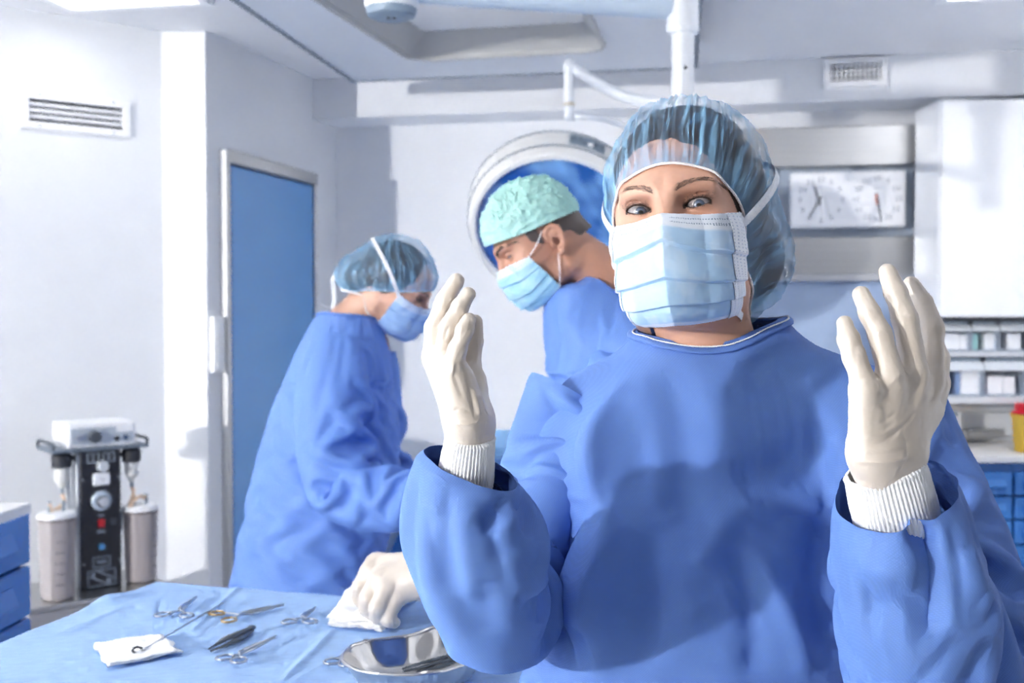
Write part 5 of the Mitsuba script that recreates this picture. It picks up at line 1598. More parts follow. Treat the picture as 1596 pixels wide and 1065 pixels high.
# ------------------------------------------------------------------ the surgeon behind her, head bent to the left
man = thing('person', 'man in blue gown and light green cap bending his head behind the woman', 'person')
sM = 1.06
kM = 1.24
def far(p): return CAM + (np.asarray(p, float) - CAM) * kM
HM = far([.061, 2.05, 1.564]); RM = rot(math.radians(-80), .60, 0)
MM = np.eye(4); MM[:3, :3] = RM * sM; MM[:3, 3] = HM
def hm_(p): return np.asarray(p, float) @ (RM * sM).T + HM
def fn_mhead(p): return head_sdf(p, True, True, neck=(0, .075, -.155), lid=.12)
mh = smoothed(surface(fn_mhead, (-.105, -.14, -.165), (.105, .14, .145), .0019), 2)
mc_ = skin_colors(mh, (186, 134, 110), True, False, .12)
SM, EM, WM = far(P(985, 545, 1.95)), P(925, 735, 2.18), P(672, 888, 2.0)
NB = hm_((0, .075, -.15))
S2, E2, W2 = far([.20, 2.25, 1.33]), far([.13, 2.33, 1.14]), far([.03, 2.30, 1.10])
YM = 2.07 * kM; XM = .25 * kM
def fn_mbody(q):
    d = loft_sdf(q, [(1.42, .19 * kM, YM, .07, .07), (1.30, .24 * kM, YM, .11, .10), (1.1, XM, YM, .13, .12), (.80, XM + .02, YM, .16, .13)])
    d = smin(d, seg(q, NB, (.20 * kM, YM, 1.34), .050, .055), .03)
    d = smin(d, seg(q, SM, EM, .045, .038), .03); d = smin(d, seg(q, EM, WM, .036, .020), .02)
    d = smin(d, seg(q, S2, E2, .045, .038), .03); d = smin(d, seg(q, E2, W2, .036, .026), .02)
    for s in (-1, 1):
        d = smin(d, seg(q, (XM + .02, YM + s * .09, .85), (XM + .02, YM + s * .10, .48), .085, .055), .04)
        d = smin(d, seg(q, (XM + .02, YM + s * .10, .48), (XM + .04, YM + s * .10, .09), .055, .038), .03)
        d = smin(d, seg(q, (XM + .04, YM + s * .10, .06), (XM - .08, YM + s * .10, .04), .04, .034), .03)
    return d
mb = surface(fn_mbody, (-.35, 1.85, 0), (.62, 3.15, 1.55), .014)
wm = xf(mh, MM)
obj('body', cat(wm, mb), 'm_skin', man, True, color=np.vstack([mc_, np.tile(lin(186, 134, 110), (len(mb.vertices), 1))]))
face_details(man, MM, fn_mhead, (70, 60, 50), False, (0, -1, -.75), 'm_hair', False, True, scale=sM, lid=.12)

# short hair at the temple and nape
def fn_mhair(p):
    q = (np.abs(p) * [1, 0, 0] + p * [0, 1, 1]).astype(np.float32)
    d = ell(q, (0, .002, .044), (.0752, .0955, .0875)); d = smin(d, seg(p.astype(np.float32), (0, .045, .01), (0, .062, -.035), .050, .046), .02)
    keep = np.minimum(np.maximum(q[:, 1] + .030, -.012 - q[:, 2] + np.where(q[:, 1] > .02, -.045, 0)) * -1 + .0, 1)
    side = np.maximum(np.maximum(-.038 - q[:, 1], q[:, 1] + .012), -.030 - q[:, 2])       # sideburn
    back_ = np.maximum(.022 - q[:, 1], -.022 - q[:, 2])
    return smax(d, np.minimum(side, back_), .003)
mhr = smoothed(surface(fn_mhair, (-.1, -.12, -.08), (.1, .14, .14), .0028), 2)
obj('hair', xf(mhr, MM), mat('m_hairgrey', (70, 60, 56), .55), man, True, 'short dark greying hair below the cap')
# cap
def fn_mcap0(p):
    q = (np.abs(p) * [1, 0, 0] + p * [0, 1, 1]).astype(np.float32)
    return ell(q, (0, -.002, .052), (.0835, .1075, .0965))
rimM = [(0, -.10, .066), (.055, -.078, .060), (.078, -.03, .048), (.080, .012, .040), (.070, .055, .032), (.035, .09, .024), (-.035, .09, .024), (-.070, .055, .032), (-.080, .012, .040), (-.078, -.03, .048), (-.055, -.078, .060)]
ccm, ccuv, _ = bouffant(fn_mcap0, (0, 0, .04), (0, .1, 1), rimM, 300, 60, 40, .0006, .0040, 7)
_v = np.array(ccm.vertices); _n = vnormals(ccm)
cr = np.abs(meshkit.fbm(np.stack([_v[:, 0] * 40, _v[:, 1] * 40, _v[:, 2] * 130], 1), 3) - .5)
_top = np.clip((_v[:, 2] - .06) / .05, 0, 1)
cr2 = np.abs(meshkit.fbm(_v * 60 + 3, 3) - .5)
ccm = trimesh.Trimesh(_v + _n * (-.004 * np.exp(-cr * 22) - .006 * _top * np.exp(-cr2 * 16))[:, None], ccm.faces, process=False)
ccm = orient_out(ccm, np.array([0, 0, .04]))
bumped('m_greencap', proc(lambda p, n, uv: mi.Color3f(lin(172, 222, 214)) * (.93 + .12 * fbm(p.x * 60, p.y * 60, p.z * 60, 2))), lambda p, n, uv: fbm(p.x * 180, p.y * 180, p.z * 420, 3), .003, .65, 5e-4, spec=.3)
obj('surgical_cap', xf(ccm, MM), 'm_greencap', man, True, 'light green surgical cap')
# mask with ear loops
mask_material('m_mask2', (150, 200, 226), (206, 230, 240))
Xm, Nm = mask_surface(wave=.003, seed=5, amp=.0038, C=[(0, -.1195, .0105), (0, -.1320, -.012), (0, -.1330, -.040), (0, -.1260, -.072), (0, -.1090, -.098), (0, -.0900, -.1045)],
                      E_=[(.0660, -.0560, .0040), (.0690, -.0510, -.016), (.0690, -.0460, -.036), (.0670, -.0410, -.056), (.0630, -.0370, -.072), (.0570, -.0330, -.086)])
Xm = off_face(Xm, Nm, lambda p: head_sdf(p, True, False))
_mm = skin(orient_out(grid_mesh(Xm), np.array([0, -.04, -.04])), .0008)
mk2 = obj('surgical_mask', xf(_mm, MM), 'm_mask2', man, True, 'pale blue pleated surgical mask', uv=np.vstack([muv, muv]))
for s in (1, -1):
    ea = (s * .071, -.004, .035); eb = (s * .0705, -.002, -.024)
    lp = [Xm[3, -2 if s > 0 else 1], (s * .077, -.025, .020), ea]
    obj('ear_loop', xf(tube(spline(lp, 20), .0013, 6), MM), 'm_tie', mk2, True)
    lp = [Xm[-4, -2 if s > 0 else 1], (s * .0715, -.018, -.052), eb]
    obj('ear_loop', xf(tube(spline(lp, 20), .0013, 6), MM), 'm_tie', mk2, True)

# gown
def fn_torso_m(q):
    R_ = np.array([(1.50, .125, 2.07, .050, .075), (1.46, .145, 2.07, .085, .095), (1.41, .180, 2.07, .120, .135), (1.34, .215, 2.07, .150, .155), (1.22, .235, 2.07, .155, .165), (1.05, .245, 2.07, .16, .17), (.8, .26, 2.07, .17, .18), (.55, .27, 2.07, .19, .19)])
    R_[:, 0] = CAMZ + (R_[:, 0] - CAMZ) * kM; R_[:, 1:] *= kM
    d = loft_sdf(q, R_.tolist())
    d = smin(d, seg(q, far((.18, 2.06, 1.40)), SM, .085, .075), .03)
    return d
XTm = torso_grid(fn_torso_m, (.205 * kM, YM, 1.31), .36, 26, 60, 110, 64)
XTm[3:] = gaussian_filter(XTm, (1.2, 1.2, 0), mode=('nearest', 'wrap', 'nearest'))[3:]
xm_ = cloth_tube(XTm, None, (.035, .03), it=110, bend=.4, hold=.03, dt=.005, seed=6, pin_first=2, pin_last=1, jitter=.004)
obj('gown', orient_out(grid_mesh(upsample(xm_, 2), True), np.array([.27, YM, 1.1])), 'm_gown_far', man, True, 'blue surgical gown')
obj('collar', tube(gaussian_filter(upsample(xm_, 2)[1], (2, 0), mode='wrap'), .006, 8, closed=True, flat=.5, up=[-.5, 0, .8]), 'm_gown_far', man, True)
sl = sleeve([far(P(1002, 528, 2.0)), far(P(965, 610, 1.91)), P(935, 700, 2.24), P(900, 755, 2.16), P(840, 785, 2.10), P(760, 835, 2.04), P(694, 874, 1.995)], [.062, .088, .080, .072, .062, .052, .036], [(SM, EM, .05, .04), (EM, WM, .04, .025)], 60, 44, 9, ex=(.10, .06), it=140)
obj('gown_sleeve', sl, 'm_gown_far', man, True)
sl = sleeve([S2 + (.02, 0, .02), S2 * .5 + E2 * .5, E2, E2 * .5 + W2 * .5, W2], [.085, .076, .066, .054, .036], [(S2, E2, .05, .04)], 40, 36, 10, ex=(.06, .05), it=60)
obj('gown_sleeve', sl, 'm_gown_far', man, True)

# his gloved hand pressing on the gauze
def zf(rows):
    return [(PZ(a, b, c), r) for a, b, c, r in rows]
mf = [zf([(577, 893, .990, .0175), (562, 915, .968, .0155), (560, 931, .948, .0140), (567, 942, .934, .0118)]),
      zf([(588, 908, .985, .0175), (573, 934, .960, .0155), (572, 948, .943, .0138), (580, 957, .931, .0116)]),
      zf([(602, 921, .978, .0170), (588, 948, .953, .0150), (588, 960, .938, .0132), (597, 966, .928, .0112)]),
      zf([(618, 932, .966, .0158), (606, 956, .943, .0136), (606, 967, .932, .0120), (615, 971, .925, .0100)]),
      zf([(606, 890, .962, .0165), (580, 904, .945, .0140), (572, 916, .936, .0120), (580, 924, .930, .0105)])]
mp = [(PZ(662, 886, 1.008), PZ(588, 882, .998), .030, .021), (PZ(664, 894, 1.002), PZ(594, 900, .990), .030, .021), (PZ(666, 902, .996), PZ(606, 914, .982), .028, .020), (PZ(668, 908, .988), PZ(622, 926, .970), .024, .018), (PZ(700, 872, 1.02), PZ(660, 893, 1.0), .031, .030),
      (PZ(588, 882, .998), PZ(577, 893, .990), .021, .0175)]
obj('glove', glove(mf, mp, .0022, .010, 11, wr=.0006), 'm_glove', man, True, 'pale latex glove pressing on the gauze')
far_h = W2; fd = nrm([-.8, .15, -.45])
def generic_hand(o, d, up_, s=1.0, mir=1):
    """relaxed, slightly curled hand from the wrist o along d, back of the hand towards up_"""
    d = nrm(d); up_ = nrm(np.asarray(up_) - d * (np.asarray(up_) @ d)); sd = np.cross(up_, d) * mir
    pt = lambda a, b, c: np.asarray(o) + (d * a + sd * b + up_ * c) * s
    fs = []
    for k, (b, L) in enumerate(((-.033, .055), (-.011, .072), (.012, .078), (.034, .070))):
        fs.append([(pt(.088, b, .004), .0098 * s), (pt(.088 + L * .48, b * 1.1, -.004), .0090 * s), (pt(.088 + L * .78, b * 1.1, -.020), .0082 * s), (pt(.088 + L * .92, b * 1.1, -.038), .0072 * s)])
    fs.append([(pt(.03, .036, -.006), .0135 * s), (pt(.062, .058, -.016), .0108 * s), (pt(.090, .060, -.028), .0085 * s)])
    pm = [(pt(.0, b * .5, 0), pt(.082, b, .002), .017 * s, .0135 * s) for b in (-.032, -.011, .012, .033)] + [(pt(-.03, 0, 0), pt(.01, 0, 0), .025 * s, .023 * s)]
    return fs, pm
obj('glove', glove(*generic_hand(far_h, fd, (.3, -.2, 1)), .003, .007, 12), 'm_glove', man, True, 'pale latex glove')
for s in (-1, 1):
    obj('clog', cbox(XM - .13, XM + .12, YM + s * .10 - .05, YM + s * .10 + .05, 0, .06, .02), 'm_white', man, False)

# ------------------------------------------------------------------ the nurse at the left, in profile
nurse = thing('person', 'woman in blue gown and bouffant cap looking down beside the blue door', 'person')
kN = 1.2
def Pn(a, b, c): return P(a, b, c * kN)
HN = CAM + (np.array([-.270, 2.5, 1.486]) - CAM) * kN; RN = rot(math.radians(82), .52, math.radians(-4))
MN = np.eye(4); MN[:3, :3] = RN; MN[:3, 3] = HN
def hn(p): return np.asarray(p, float) @ RN.T + HN
NKN = (0, .065, -.145)
def fn_nhead(p): return head_sdf(p, False, False, neck=NKN, lid=.12)
nh = smoothed(surface(fn_nhead, (-.105, -.14, -.165), (.105, .14, .145), .0021), 2)
nc = skin_colors(nh, (206, 158, 134), lid=.12)
yn = 2.5 * kN
SN, EN, WN = Pn(528, 575, 2.38), Pn(548, 770, 2.30), Pn(668, 772, 2.17)
SN2, EN2, WN2 = Pn(575, 585, 2.68), Pn(600, 745, 2.66), Pn(690, 775, 2.55)
NBn = hn(NKN)
def bn(px, py): return P(px, py, yn)
def fn_nbody(q):
    a, b, c, d_ = bn(555, 545), bn(530, 640), bn(505, 780), bn(480, 900)
    d = smin(seg(q, NBn, a, .052, .07), seg(q, a, b, .085, .10), .04)
    d = smin(d, seg(q, b, c, .10, .105), .04); d = smin(d, seg(q, c, d_, .105, .12), .04)
    for S, E_, W_ in ((SN, EN, WN), (SN2, EN2, WN2)):
        d = smin(d, seg(q, S, E_, .042, .036), .03); d = smin(d, seg(q, E_, W_, .035, .022), .02)
    for s in (-1, 1):
        h_ = np.array([d_[0], yn + s * .09, d_[2]])
        d = smin(d, seg(q, h_, (-.52, yn + s * .095, .46), .08, .05), .04)
        d = smin(d, seg(q, (-.52, yn + s * .095, .46), (-.54, yn + s * .095, .09), .05, .035), .03)
        d = smin(d, seg(q, (-.54, yn + s * .095, .06), (-.42, yn + s * .095, .035), .038, .03), .03)
    return d
nb_ = surface(fn_nbody, (-.85, 2.45, 0), (.15, 3.45, 1.5), .014)
obj('body', cat(xf(nh, MN), nb_), 'm_skin', nurse, True, color=np.vstack([nc, np.tile(lin(206, 158, 134), (len(nb_.vertices), 1))]))
face_details(nurse, MN, fn_nhead, (60, 50, 44), False, (0, -1, -.8), 'm_brow', True, lid=.12)
def fn_nhair(p, g=0.0):
    q = (np.abs(p) * [1, 0, 0] + p * [0, 1, 1]).astype(np.float32)
    d = ell(q, (0, .008, .048), (.078 + g, .0965 + g, .088 + g))
    return smin(d, ell(q, (0, .085, -.005), (.05 + g, .05 + g, .05 + g)), .03)
def fn_nhair_cut(p):
    return smax(fn_nhair(p), -(p[:, 2] - (.088 - 6.5 * p[:, 0] ** 2 - .9 * (p[:, 1] + .09))).astype(np.float32) * .7, .006)
nhr = smoothed(surface(fn_nhair_cut, (-.1, -.12, -.12), (.1, .16, .15), .004), 2)
obj('hair', xf(nhr, MN), 'm_hair', nurse, True, 'dark hair gathered under the cap')
def fn_ncap(p):
    q = (np.abs(p) * [1, 0, 0] + p * [0, 1, 1]).astype(np.float32)
    return smin(fn_nhair(p, .008), smin(ell(q, (0, .008, .056), (.084, .108, .098)), ell(q, (0, .095, -.004), (.062, .062, .060)), .03), .01)
rimN = [(0, -.100, .060), (.030, -.094, .057), (.056, -.072, .045), (.070, -.040, .028), (.075, -.008, .012), (.074, .03, -.012), (.060, .065, -.035), (.025, .095, -.050),
        (-.025, .095, -.050), (-.060, .065, -.035), (-.074, .03, -.012), (-.075, -.008, .012), (-.070, -.040, .028), (-.056, -.072, .045), (-.030, -.094, .057)]
nm, nuv, _ = bouffant(fn_ncap, (0, .012, .025), (0, .5, .86), rimN, 300, 64, 46, .0028, .0075, 11)
nm = orient_out(nm, np.array([0, .012, .025]))
kn = obj('bouffant_cap', xf(nm, MN), 'm_cap', nurse, True, 'thin blue bouffant cap', uv=nuv)
obj('elastic_band', xf(tube(np.array(nm.vertices).reshape(64, 300, 3)[-1], .002, 6, closed=True), MN), 'm_capband' if 'm_capband' in scene else mat('m_capband', (170, 204, 232), .6), kn, True)
mask_material('m_mask3', (150, 184, 230), (196, 212, 240))
Xn, Nn_ = mask_surface(seed=9, soft=.25)
Xn = off_face(Xn, Nn_, lambda p: head_sdf(p, False, False))
_mn = skin(orient_out(grid_mesh(Xn), np.array([0, -.04, -.04])), .0008)
mk3 = obj('surgical_mask', xf(_mn, MN), 'm_mask3', nurse, True, 'blue surgical mask with white ties', uv=np.vstack([muv, muv]))
def on_ncap(pts, off):
    pts = np.asarray(pts, float); c = np.array([0, .01, .02]); d = pts - c; d /= np.linalg.norm(d, axis=1, keepdims=True)
    return c + d * (trace(lambda p: np.minimum(fn_ncap(p), head_sdf(p, False, False, False)), c, d)[:, None] + np.broadcast_to(off, (len(pts),))[:, None]), d
for s in (1, -1):
    q, d = on_ncap(spline([(s * .070, -.045, .012), (s * .078, -.02, .035), (s * .085, .01, .062), (s * .075, .05, .085), (s * .03, .09, .095)], 36), np.linspace(.002, .009, 36)); q[0] = Xn[2, -3 if s > 0 else 2]
    obj('tie', xf(ribbon(q, .010, d), MN), 'm_tie', mk3, True)
    q, d = on_ncap(spline([(s * .057, -.028, -.078), (s * .066, .010, -.070), (s * .066, .055, -.055), (s * .03, .10, -.045)], 30), .004); q[0] = Xn[-3, -3 if s > 0 else 2]
    obj('tie', xf(ribbon(q, .008, d), MN), 'm_tie', mk3, True)
tl = spline([hn((-.02, .135, -.030)), hn((-.02, .150, -.040)), Pn(520, 474, 2.48), Pn(496, 470, 2.47)], 20)
obj('tie', ribbon(tl, .011, np.tile([0, -.3, 1.0], (20, 1))), 'm_tie', mk3, True, 'loose tie end')

# gown
def ringpx(y, x0, x1, dep):
    a, b = P(x0, y, yn), P(x1, y, yn)
    return (a[2], (a[0] + b[0]) / 2, yn, (b[0] - a[0]) / 2, dep)
def fn_torso_n(q):
    d = loft_sdf(q, [ringpx(478, 502, 572, .075), ringpx(506, 484, 596, .10), ringpx(545, 464, 606, .14), ringpx(600, 440, 613, .155), ringpx(660, 418, 621, .165), ringpx(740, 396, 622, .17), ringpx(830, 377, 606, .18), ringpx(912, 362, 585, .19), (.2, -.56, yn, .24, .24)], 2.2)
    d = smin(d, seg(q, Pn(555, 540, 2.46), SN, .075, .072), .03); d = smin(d, seg(q, Pn(560, 540, 2.54), SN2, .07, .07), .03)
    return d
cN = P(545, 590, yn)
XTn = torso_grid(fn_torso_n, (cN[0], yn, cN[2]), .36, 24, 64, 110, 64)
XTn[3:] = gaussian_filter(XTn, (1.2, 1.2, 0), mode=('nearest', 'wrap', 'nearest'))[3:]
xn_ = cloth_tube(XTn, None, (.03, .03), it=110, bend=.4, hold=.03, dt=.005, seed=8, pin_first=2, pin_last=1, jitter=.004)
obj('gown', orient_out(grid_mesh(upsample(xn_, 2), True), np.array([cN[0], yn, 1.1])), 'm_gown_far', nurse, True, 'blue surgical gown')
obj('collar', tube(gaussian_filter(upsample(xn_, 2)[1], (2, 0), mode='wrap'), .006, 8, closed=True, flat=.5, up=[.5, 0, .8]), 'm_gown_far', nurse, True)
sl = sleeve([Pn(530, 548, 2.40), Pn(520, 620, 2.35), Pn(522, 700, 2.32), Pn(545, 762, 2.295), Pn(590, 770, 2.25), Pn(640, 772, 2.20), Pn(662, 772, 2.175)], [0.089, 0.091, 0.091, 0.087, 0.077, 0.066, 0.049], [(SN, EN, .05, .04), (EN, WN, .04, .026)], 72, 52, 13, ex=(.16, .08), it=220, hold=.025)
obj('gown_sleeve', sl, 'm_gown_far', nurse, True)
sl = sleeve([Pn(572, 560, 2.66), Pn(580, 640, 2.67), Pn(600, 735, 2.66), Pn(640, 760, 2.62), Pn(685, 774, 2.56)], [0.084, 0.082, 0.077, 0.066, 0.044], [(SN2, EN2, .05, .04)], 44, 40, 14, ex=(.08, .06), it=80)
obj('gown_sleeve', sl, 'm_gown_far', nurse, True)
for w, c_ in ((WN, Pn(662, 772, 2.175)), (WN2, Pn(685, 774, 2.56))):
    fs, pm = generic_hand(w, (.85, -.1, -.35), (.3, -.3, 1), .92)
    obj('glove', glove(fs, pm, .003, .007, 15), 'm_glove', nurse, True, 'pale latex glove')
for s in (-1, 1):
    obj('clog', cbox(-.58, -.35, yn + s * .095 - .045, yn + s * .095 + .045, 0, .055, .02), 'm_white', nurse, False)

# ------------------------------------------------------------------ instrument table in front
ZT = .90
tl_ = PZ(245, 906, ZT); tw_ = np.array([tl_[0], tl_[1]])
uT = nrm(PZ(245, 906, ZT)[:2] - PZ(0, 1003, ZT)[:2]); vT = np.array([uT[1], -uT[0]])
LT, WT = .86, .86                          # along u (towards the camera) and along v
def tp(a, b, z=0.0):                       # a to the right from the far left corner, b towards the camera
    q = tw_ + vT * a - uT * b
    return np.array([q[0], q[1], z])
t = thing('instrument_table', 'steel instrument table under the light blue drape', 'table')
Mt = np.eye(4); Mt[:3, 0] = [*vT, 0]; Mt[:3, 1] = [*-uT, 0]; Mt[:3, 2] = [0, 0, -1]; Mt[:3, 3] = tp(0, 0, 0)
def tbox(a0, a1, b0, b1, z0, z1, b=.004):
    return xf(cbox(a0, a1, b0, b1, -z1, -z0, b), Mt)
obj('tabletop', tbox(.01, WT - .01, .01, LT - .01, ZT - .035, ZT - .012, .006), 'm_steel', t, False)
for a in (.05, WT - .05):
    for b in (.05, LT - .05):
        obj('leg', cyl(tp(a, b, .07), tp(a, b, ZT - .035), .014, 12), 'm_steel', t)
        obj('caster', cyl(tp(a, b, .034) - [.011, 0, 0], tp(a, b, .034) + [.011, 0, 0], .034, 16), 'm_dark', t)
# drape
na, nb2 = 260, 260
ga = np.linspace(-.22, WT + .22, na); gb = np.linspace(-.22, LT + .22, nb2)
Ag, Bg = np.meshgrid(ga, gb, indexing='ij')
def over(e, r=.012):
    s = np.clip(e, 0, None); ang = np.minimum(s / r, math.pi / 2)
    return r * np.sin(ang), r * (1 - np.cos(ang)) + np.maximum(s - r * math.pi / 2, 0)
ea = np.maximum(-Ag, Ag - WT); eb = np.maximum(-Bg, Bg - LT)
oa, da_ = over(ea); ob, db_ = over(eb)
ca = np.clip(Ag, 0, WT) + np.where(Ag < 0, -oa, np.where(Ag > WT, oa, 0)); cb_ = np.clip(Bg, 0, LT) + np.where(Bg < 0, -ob, np.where(Bg > LT, ob, 0))
drop = np.maximum(da_, db_)
fold = meshkit.fbm(np.stack([Ag * 9, Bg * 9, 0 * Ag], -1), 3) - .5
out = np.clip(drop / .2, 0, 1)
ca = ca + np.where(Ag < .0, -1, np.where(Ag > WT, 1, 0)) * out * (.03 + .06 * fold); cb_ = cb_ + np.where(Bg < 0, -1, np.where(Bg > LT, 1, 0)) * out * (.03 + .06 * fold)
flat_ = np.exp(-(drop / .01) ** 2)
hgt = .006 * (meshkit.fbm(np.stack([Ag * 7, Bg * 7, 0 * Ag], -1), 3) - .5)
hgt += .012 * np.exp(-((Ag + .02) / .05) ** 2) * np.exp(-((Bg - .16) / .05) ** 2)      # the bump on the left edge
def crease(p, q, w, h):
    p = np.linalg.inv(Mt) @ np.r_[PZ(*p, ZT), 1]; q = np.linalg.inv(Mt) @ np.r_[PZ(*q, ZT), 1]
    d = (q - p)[:2]; L = np.linalg.norm(d); d /= L
    s = (Ag - p[0]) * d[0] + (Bg - p[1]) * d[1]; n = (Ag - p[0]) * -d[1] + (Bg - p[1]) * d[0]
    k = np.clip(np.minimum(s, L - s) / .04 + .5, 0, 1)
    return h * np.exp(-np.abs(n) / w) * k
for c in (((384, 902), (300, 985), .006, .004), ((519, 983), (440, 1062), .006, .005), ((455, 1062), (560, 1005), .005, .003), ((232, 925), (160, 945), .012, .006), ((700, 940), (600, 930), .006, .003), ((250, 935), (245, 960), .006, -.003),
          ((390, 1055), (330, 1062), .006, .003), ((600, 985), (690, 975), .006, .003), ((100, 985), (190, 950), .014, .005)):
    hgt += crease(*c)
Z = ZT - drop + hgt * flat_
X_ = np.stack([tw_[0] + vT[0] * ca - uT[0] * cb_, tw_[1] + vT[1] * ca - uT[1] * cb_, Z], -1)
dm = grid_mesh(X_)
if vnormals(dm)[na * nb2 // 2 + nb2 // 2][2] < 0:
    dm = trimesh.Trimesh(dm.vertices, dm.faces[:, ::-1], process=False)
bumped('m_tabledrape', proc(lambda p, n, uv: mi.Color3f(lin(156, 190, 238)) * (.90 + .20 * fbm((p.x * .96 + p.y * .26) * 60, (p.y * .96 - p.x * .26) * 210, p.z * 60, 3))), lambda p, n, uv: fbm((p.x * .96 + p.y * .26) * 60, (p.y * .96 - p.x * .26) * 210, p.z * 60, 3), .009, .7, 8e-4, spec=.25, sheen=.2)  # shading of the crepe wrinkles is also painted into the colour
one('table_drape', dm, 'm_tabledrape', 'light blue crepe drape covering the instrument table', 'cloth', None, True)

# ------------------------------------------------------------------ instruments
mat('m_instr', (190, 196, 204), .16, 1.); mat('m_instrdark', (104, 110, 118), .25, 1.); mat('m_goldring', (214, 176, 116), .2, 1.)
ZI = ZT + .008
def ip(px, py, dz=0.0): return PZ(px, py, ZI + dz)
def ring_tube(c, tilt=0.0, rx=.0135, ry=.0135, wire=.0021, ax=(1, 0, 0)):
    ax = nrm(np.array(ax, float) * [1, 1, 0]); ay = np.array([-ax[1], ax[0], 0])
    th = np.linspace(0, 2 * math.pi, 30, endpoint=False)
    return tube(c + rx * np.cos(th)[:, None] * ax + ry * np.sin(th)[:, None] * ay, wire, 8, closed=True)
def clamp(label, tip, piv, r1, r2, ring_m='m_instr', w=.0026, cat_='forceps', blade=False, group=None, one_ring=False):
    t = thing('hemostat' if cat_ != 'scissors' else 'scissors', label, cat_, group)
    tip, piv, c1, c2 = ip(*tip), ip(*piv), ip(*r1), ip(*r2)
    for k, (c, o) in enumerate(((c1, c2), (c2, c1))):
        dz = np.array([0, 0, .0016 if k else -.0012])
        d = nrm(piv - c); st_ = c + d * .0125
        side = nrm(np.cross(nrm(tip - piv), [0, 0, 1])); sg = np.sign(np.dot(c - piv, side)) or 1
        # the arm crosses over at the pivot
        path = spline([st_, (st_ + piv) / 2 + side * sg * .0015, piv, (piv + tip) / 2 - side * sg * .0018, tip - side * sg * .0006], 26) + dz
        rr = np.interp(np.linspace(0, 1, 26), [0, .4, .52, .6, 1], [w * .9, w, w * 1.35, w * 1.1, w * .5])
        a = obj('arm', tube(path, rr, 10, flat=.7, up=[0, 0, 1]), 'm_instr', t, True)
        obj('finger_ring', ring_tube(c + dz, ax=d, rx=.0145, ry=.0118), ring_m, a, True)
    obj('pivot_screw', cyl(piv + [0, 0, -.003], piv + [0, 0, .0045], .0032, 12), 'm_chrome', t)
    return t
clamp('thin steel clamp with open rings at the far left of the drape', (306, 931), (280, 951), (254, 957), (291, 961))
clamp('needle holder with gold finger rings in the middle of the drape', (442, 943), (380, 957), (338, 955), (357, 968), 'm_goldring', .003)
clamp('short steel clamp with small rings near the held gauze', (492, 948), (471, 962), (451, 968), (483, 970))
clamp('small steel scissors in front of the dark tweezers', (431, 992), (374, 1019), (351, 1024), (372, 1031), cat_='scissors')
clamp('steel scissors partly hidden behind the kidney dish', (573, 997), (549, 1014), (518, 1030), (540, 1036), cat_='scissors')
a, b = ip(222, 1014, .006), ip(349, 939)
t = thing('probe', 'thin steel probe with a small hooked end lying on the left gauze', 'probe')
obj('shaft', tube([a, a * .5 + b * .5, b], .0013, 8), 'm_instr', t, True)
obj('handle', tube([a * .35 + b * .65, b], .0017, 8), 'm_instr', t, True)
hk = [a + np.array([.0, -.0, .002]), a + np.array([-.008, -.004, .006]), a + np.array([-.012, -.010, .004]), a + np.array([-.006, -.014, .0])]
obj('hook', tube(spline(hk, 16), .0017, 8), 'm_dark', t, True)
def tweezers(label, a, b, w, m_='m_instrdark', lift=0.0):
    t = thing('tweezers', label, 'tweezers')
    d = nrm(b - a); n = nrm(np.cross([0, 0, 1], d)); L = np.linalg.norm(b - a)
    for s in (-1, 1):
        prof = []
        ks = np.linspace(0, 1, 22)
        wid = np.interp(ks, [0, .12, .55, .8, 1], [.15, .28, 1, .8, .45]) * w
        mid = a + d * (ks * L)[:, None] + n * (s * np.interp(ks, [0, .45, .9, 1], [.15, .75, .25, .0]) * w * .5)[:, None]
        up_ = np.array([0, 0, 1])
        th = .0011
        g = np.stack([mid - n * (wid / 2)[:, None] * .9 + up_ * (lift + s * .0016), mid + up_ * (lift + .0022 + s * .0016), mid + n * (wid / 2)[:, None] * .9 + up_ * (lift + s * .0016)], 1)
        me = grid_mesh(g); 
        if vnormals(me)[30][2] < 0: me = trimesh.Trimesh(me.vertices, me.faces[:, ::-1], process=False)
        obj('arm', skin(me, .0014), m_, t, True)
    obj('joint', xf(cbox(-.004, .008, -w * .24, w * .24, -.002, .0045, .001), frame(b - d * .006 + [0, 0, lift], d)), m_, t, False)
tweezers('dark flat tweezers in the middle of the drape in front of the needle holder', ip(327, 1014), ip(394, 979), .021)

# gauze
bumped('m_gauze', (246, 246, 246), lambda p, n, uv: fbm(p.x * 220, p.y * 220, p.z * 220, 3), .002, .85, 5e-4, spec=.2)
def pad(pts, z0, h, seed, n=26, dome=.0):
    c = [PZ(*p, z0) for p in pts]
    s, t_ = np.meshgrid(np.linspace(0, 1, n), np.linspace(0, 1, n), indexing='ij')
    g = ((1 - s) * (1 - t_))[..., None] * c[0] + (s * (1 - t_))[..., None] * c[1] + (s * t_)[..., None] * c[2] + ((1 - s) * t_)[..., None] * c[3]
    w = meshkit.fbm(np.stack([s * 5 + seed, t_ * 5, 0 * s], -1), 3) - .5
    e = np.minimum(np.minimum(s, 1 - s), np.minimum(t_, 1 - t_)); ed = np.clip(e / .06, 0, 1) ** .5
    g2 = g.copy(); g2[..., :2] += (.010 * (meshkit.fbm(np.stack([s * 4, t_ * 4 + seed, 0 * s + 3], -1), 2) - .5))[..., None]
    g2[..., 2] = z0 + h * (.55 + .45 * ed) + .006 * w + dome * (ed - 1)
    me = grid_mesh(g2)
    if vnormals(me)[n * n // 2][2] < 0: me = trimesh.Trimesh(me.vertices, me.faces[:, ::-1], process=False)
    return skin(me, h * .5)
t = thing('gauze_pad', 'white folded gauze pad lying flat at the left under the probe', 'gauze')
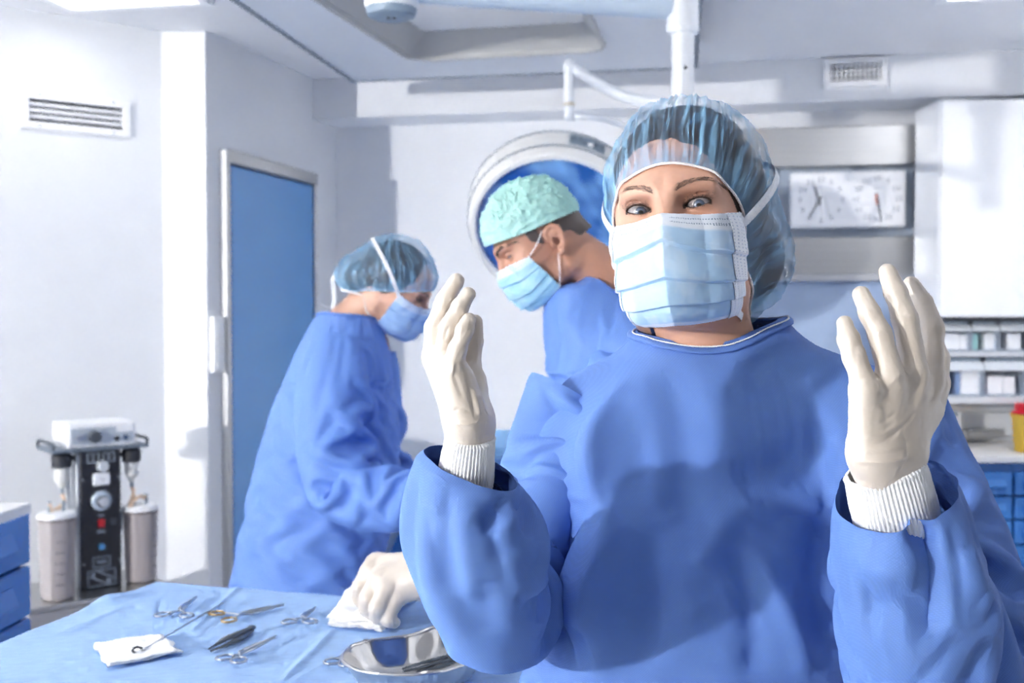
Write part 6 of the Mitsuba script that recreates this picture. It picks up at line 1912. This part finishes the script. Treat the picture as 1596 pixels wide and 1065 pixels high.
gp = [(143, 1006), (252, 991), (284, 1018), (167, 1042)]
obj('lower_fold', pad(gp, ZT + .005, .005, 1), 'm_gauze', t, True)
obj('upper_fold', pad([(147, 1004), (250, 990), (279, 1016), (168, 1038)], ZT + .009, .004, 5), 'm_gauze', t, True)
t = thing('gauze_pad', 'thick stack of white gauze under the gloved hand', 'gauze')
for k in range(5):
    o = k * 1.2
    obj('gauze_layer', pad([(509 + o, 976 - k * 3), (543 + o, 920 - k * 1.5), (640 - o, 928 - k * 1.5), (600 - o, 985 - k * 3)], ZT + .005 + k * .0032, .0042, 9 + k), 'm_gauze', t, True)

# kidney dish
t = thing('kidney_dish', 'polished steel kidney dish on the drape in front of the sleeve', 'dish')
rp = [(535, 1026), (553, 1007), (594, 998), (639, 992), (668, 982), (692, 976), (722, 976), (748, 990), (758, 1014), (741, 1029), (701, 1044), (660, 1053), (607, 1053), (567, 1048), (542, 1038)]
ZR = ZT + .048
rim_ = spline(np.array([PZ(*p, ZR) for p in rp]), 120, closed=True)
cR = rim_.mean(0)
rows_ = []
for f_, z in ((.0, .004), (.3, .0035), (.60, .004), (.70, .006), (.78, .012), (.85, .022), (.92, .034), (.985, .0475), (1.0, .049)):
    q = cR + (rim_ - cR) * f_; q[:, 2] = ZT + z; rows_.append(q)
me = grid_mesh(np.array(rows_), True)
if vnormals(me)[130][2] < 0: me = trimesh.Trimesh(me.vertices, me.faces[:, ::-1], process=False)
mat('m_dish', (214, 212, 210), .12, 1.)
obj('bowl', skin(me, .0012), 'm_dish', t, True)
rq = cR + (rim_ - cR) * 1.012; rq[:, 2] = ZR + .0008
obj('rolled_rim', tube(rq, .0028, 10, closed=True), 'm_dish', t, True)
tweezers('dark tweezers lying inside the kidney dish, left one', PZ(628, 1046, ZT + .02), PZ(704, 1023, ZT + .02), .014, 'm_instrdark')
tweezers('dark tweezers lying inside the kidney dish, right one', PZ(648, 1046, ZT + .022), PZ(716, 1027, ZT + .022), .014, 'm_instrdark')
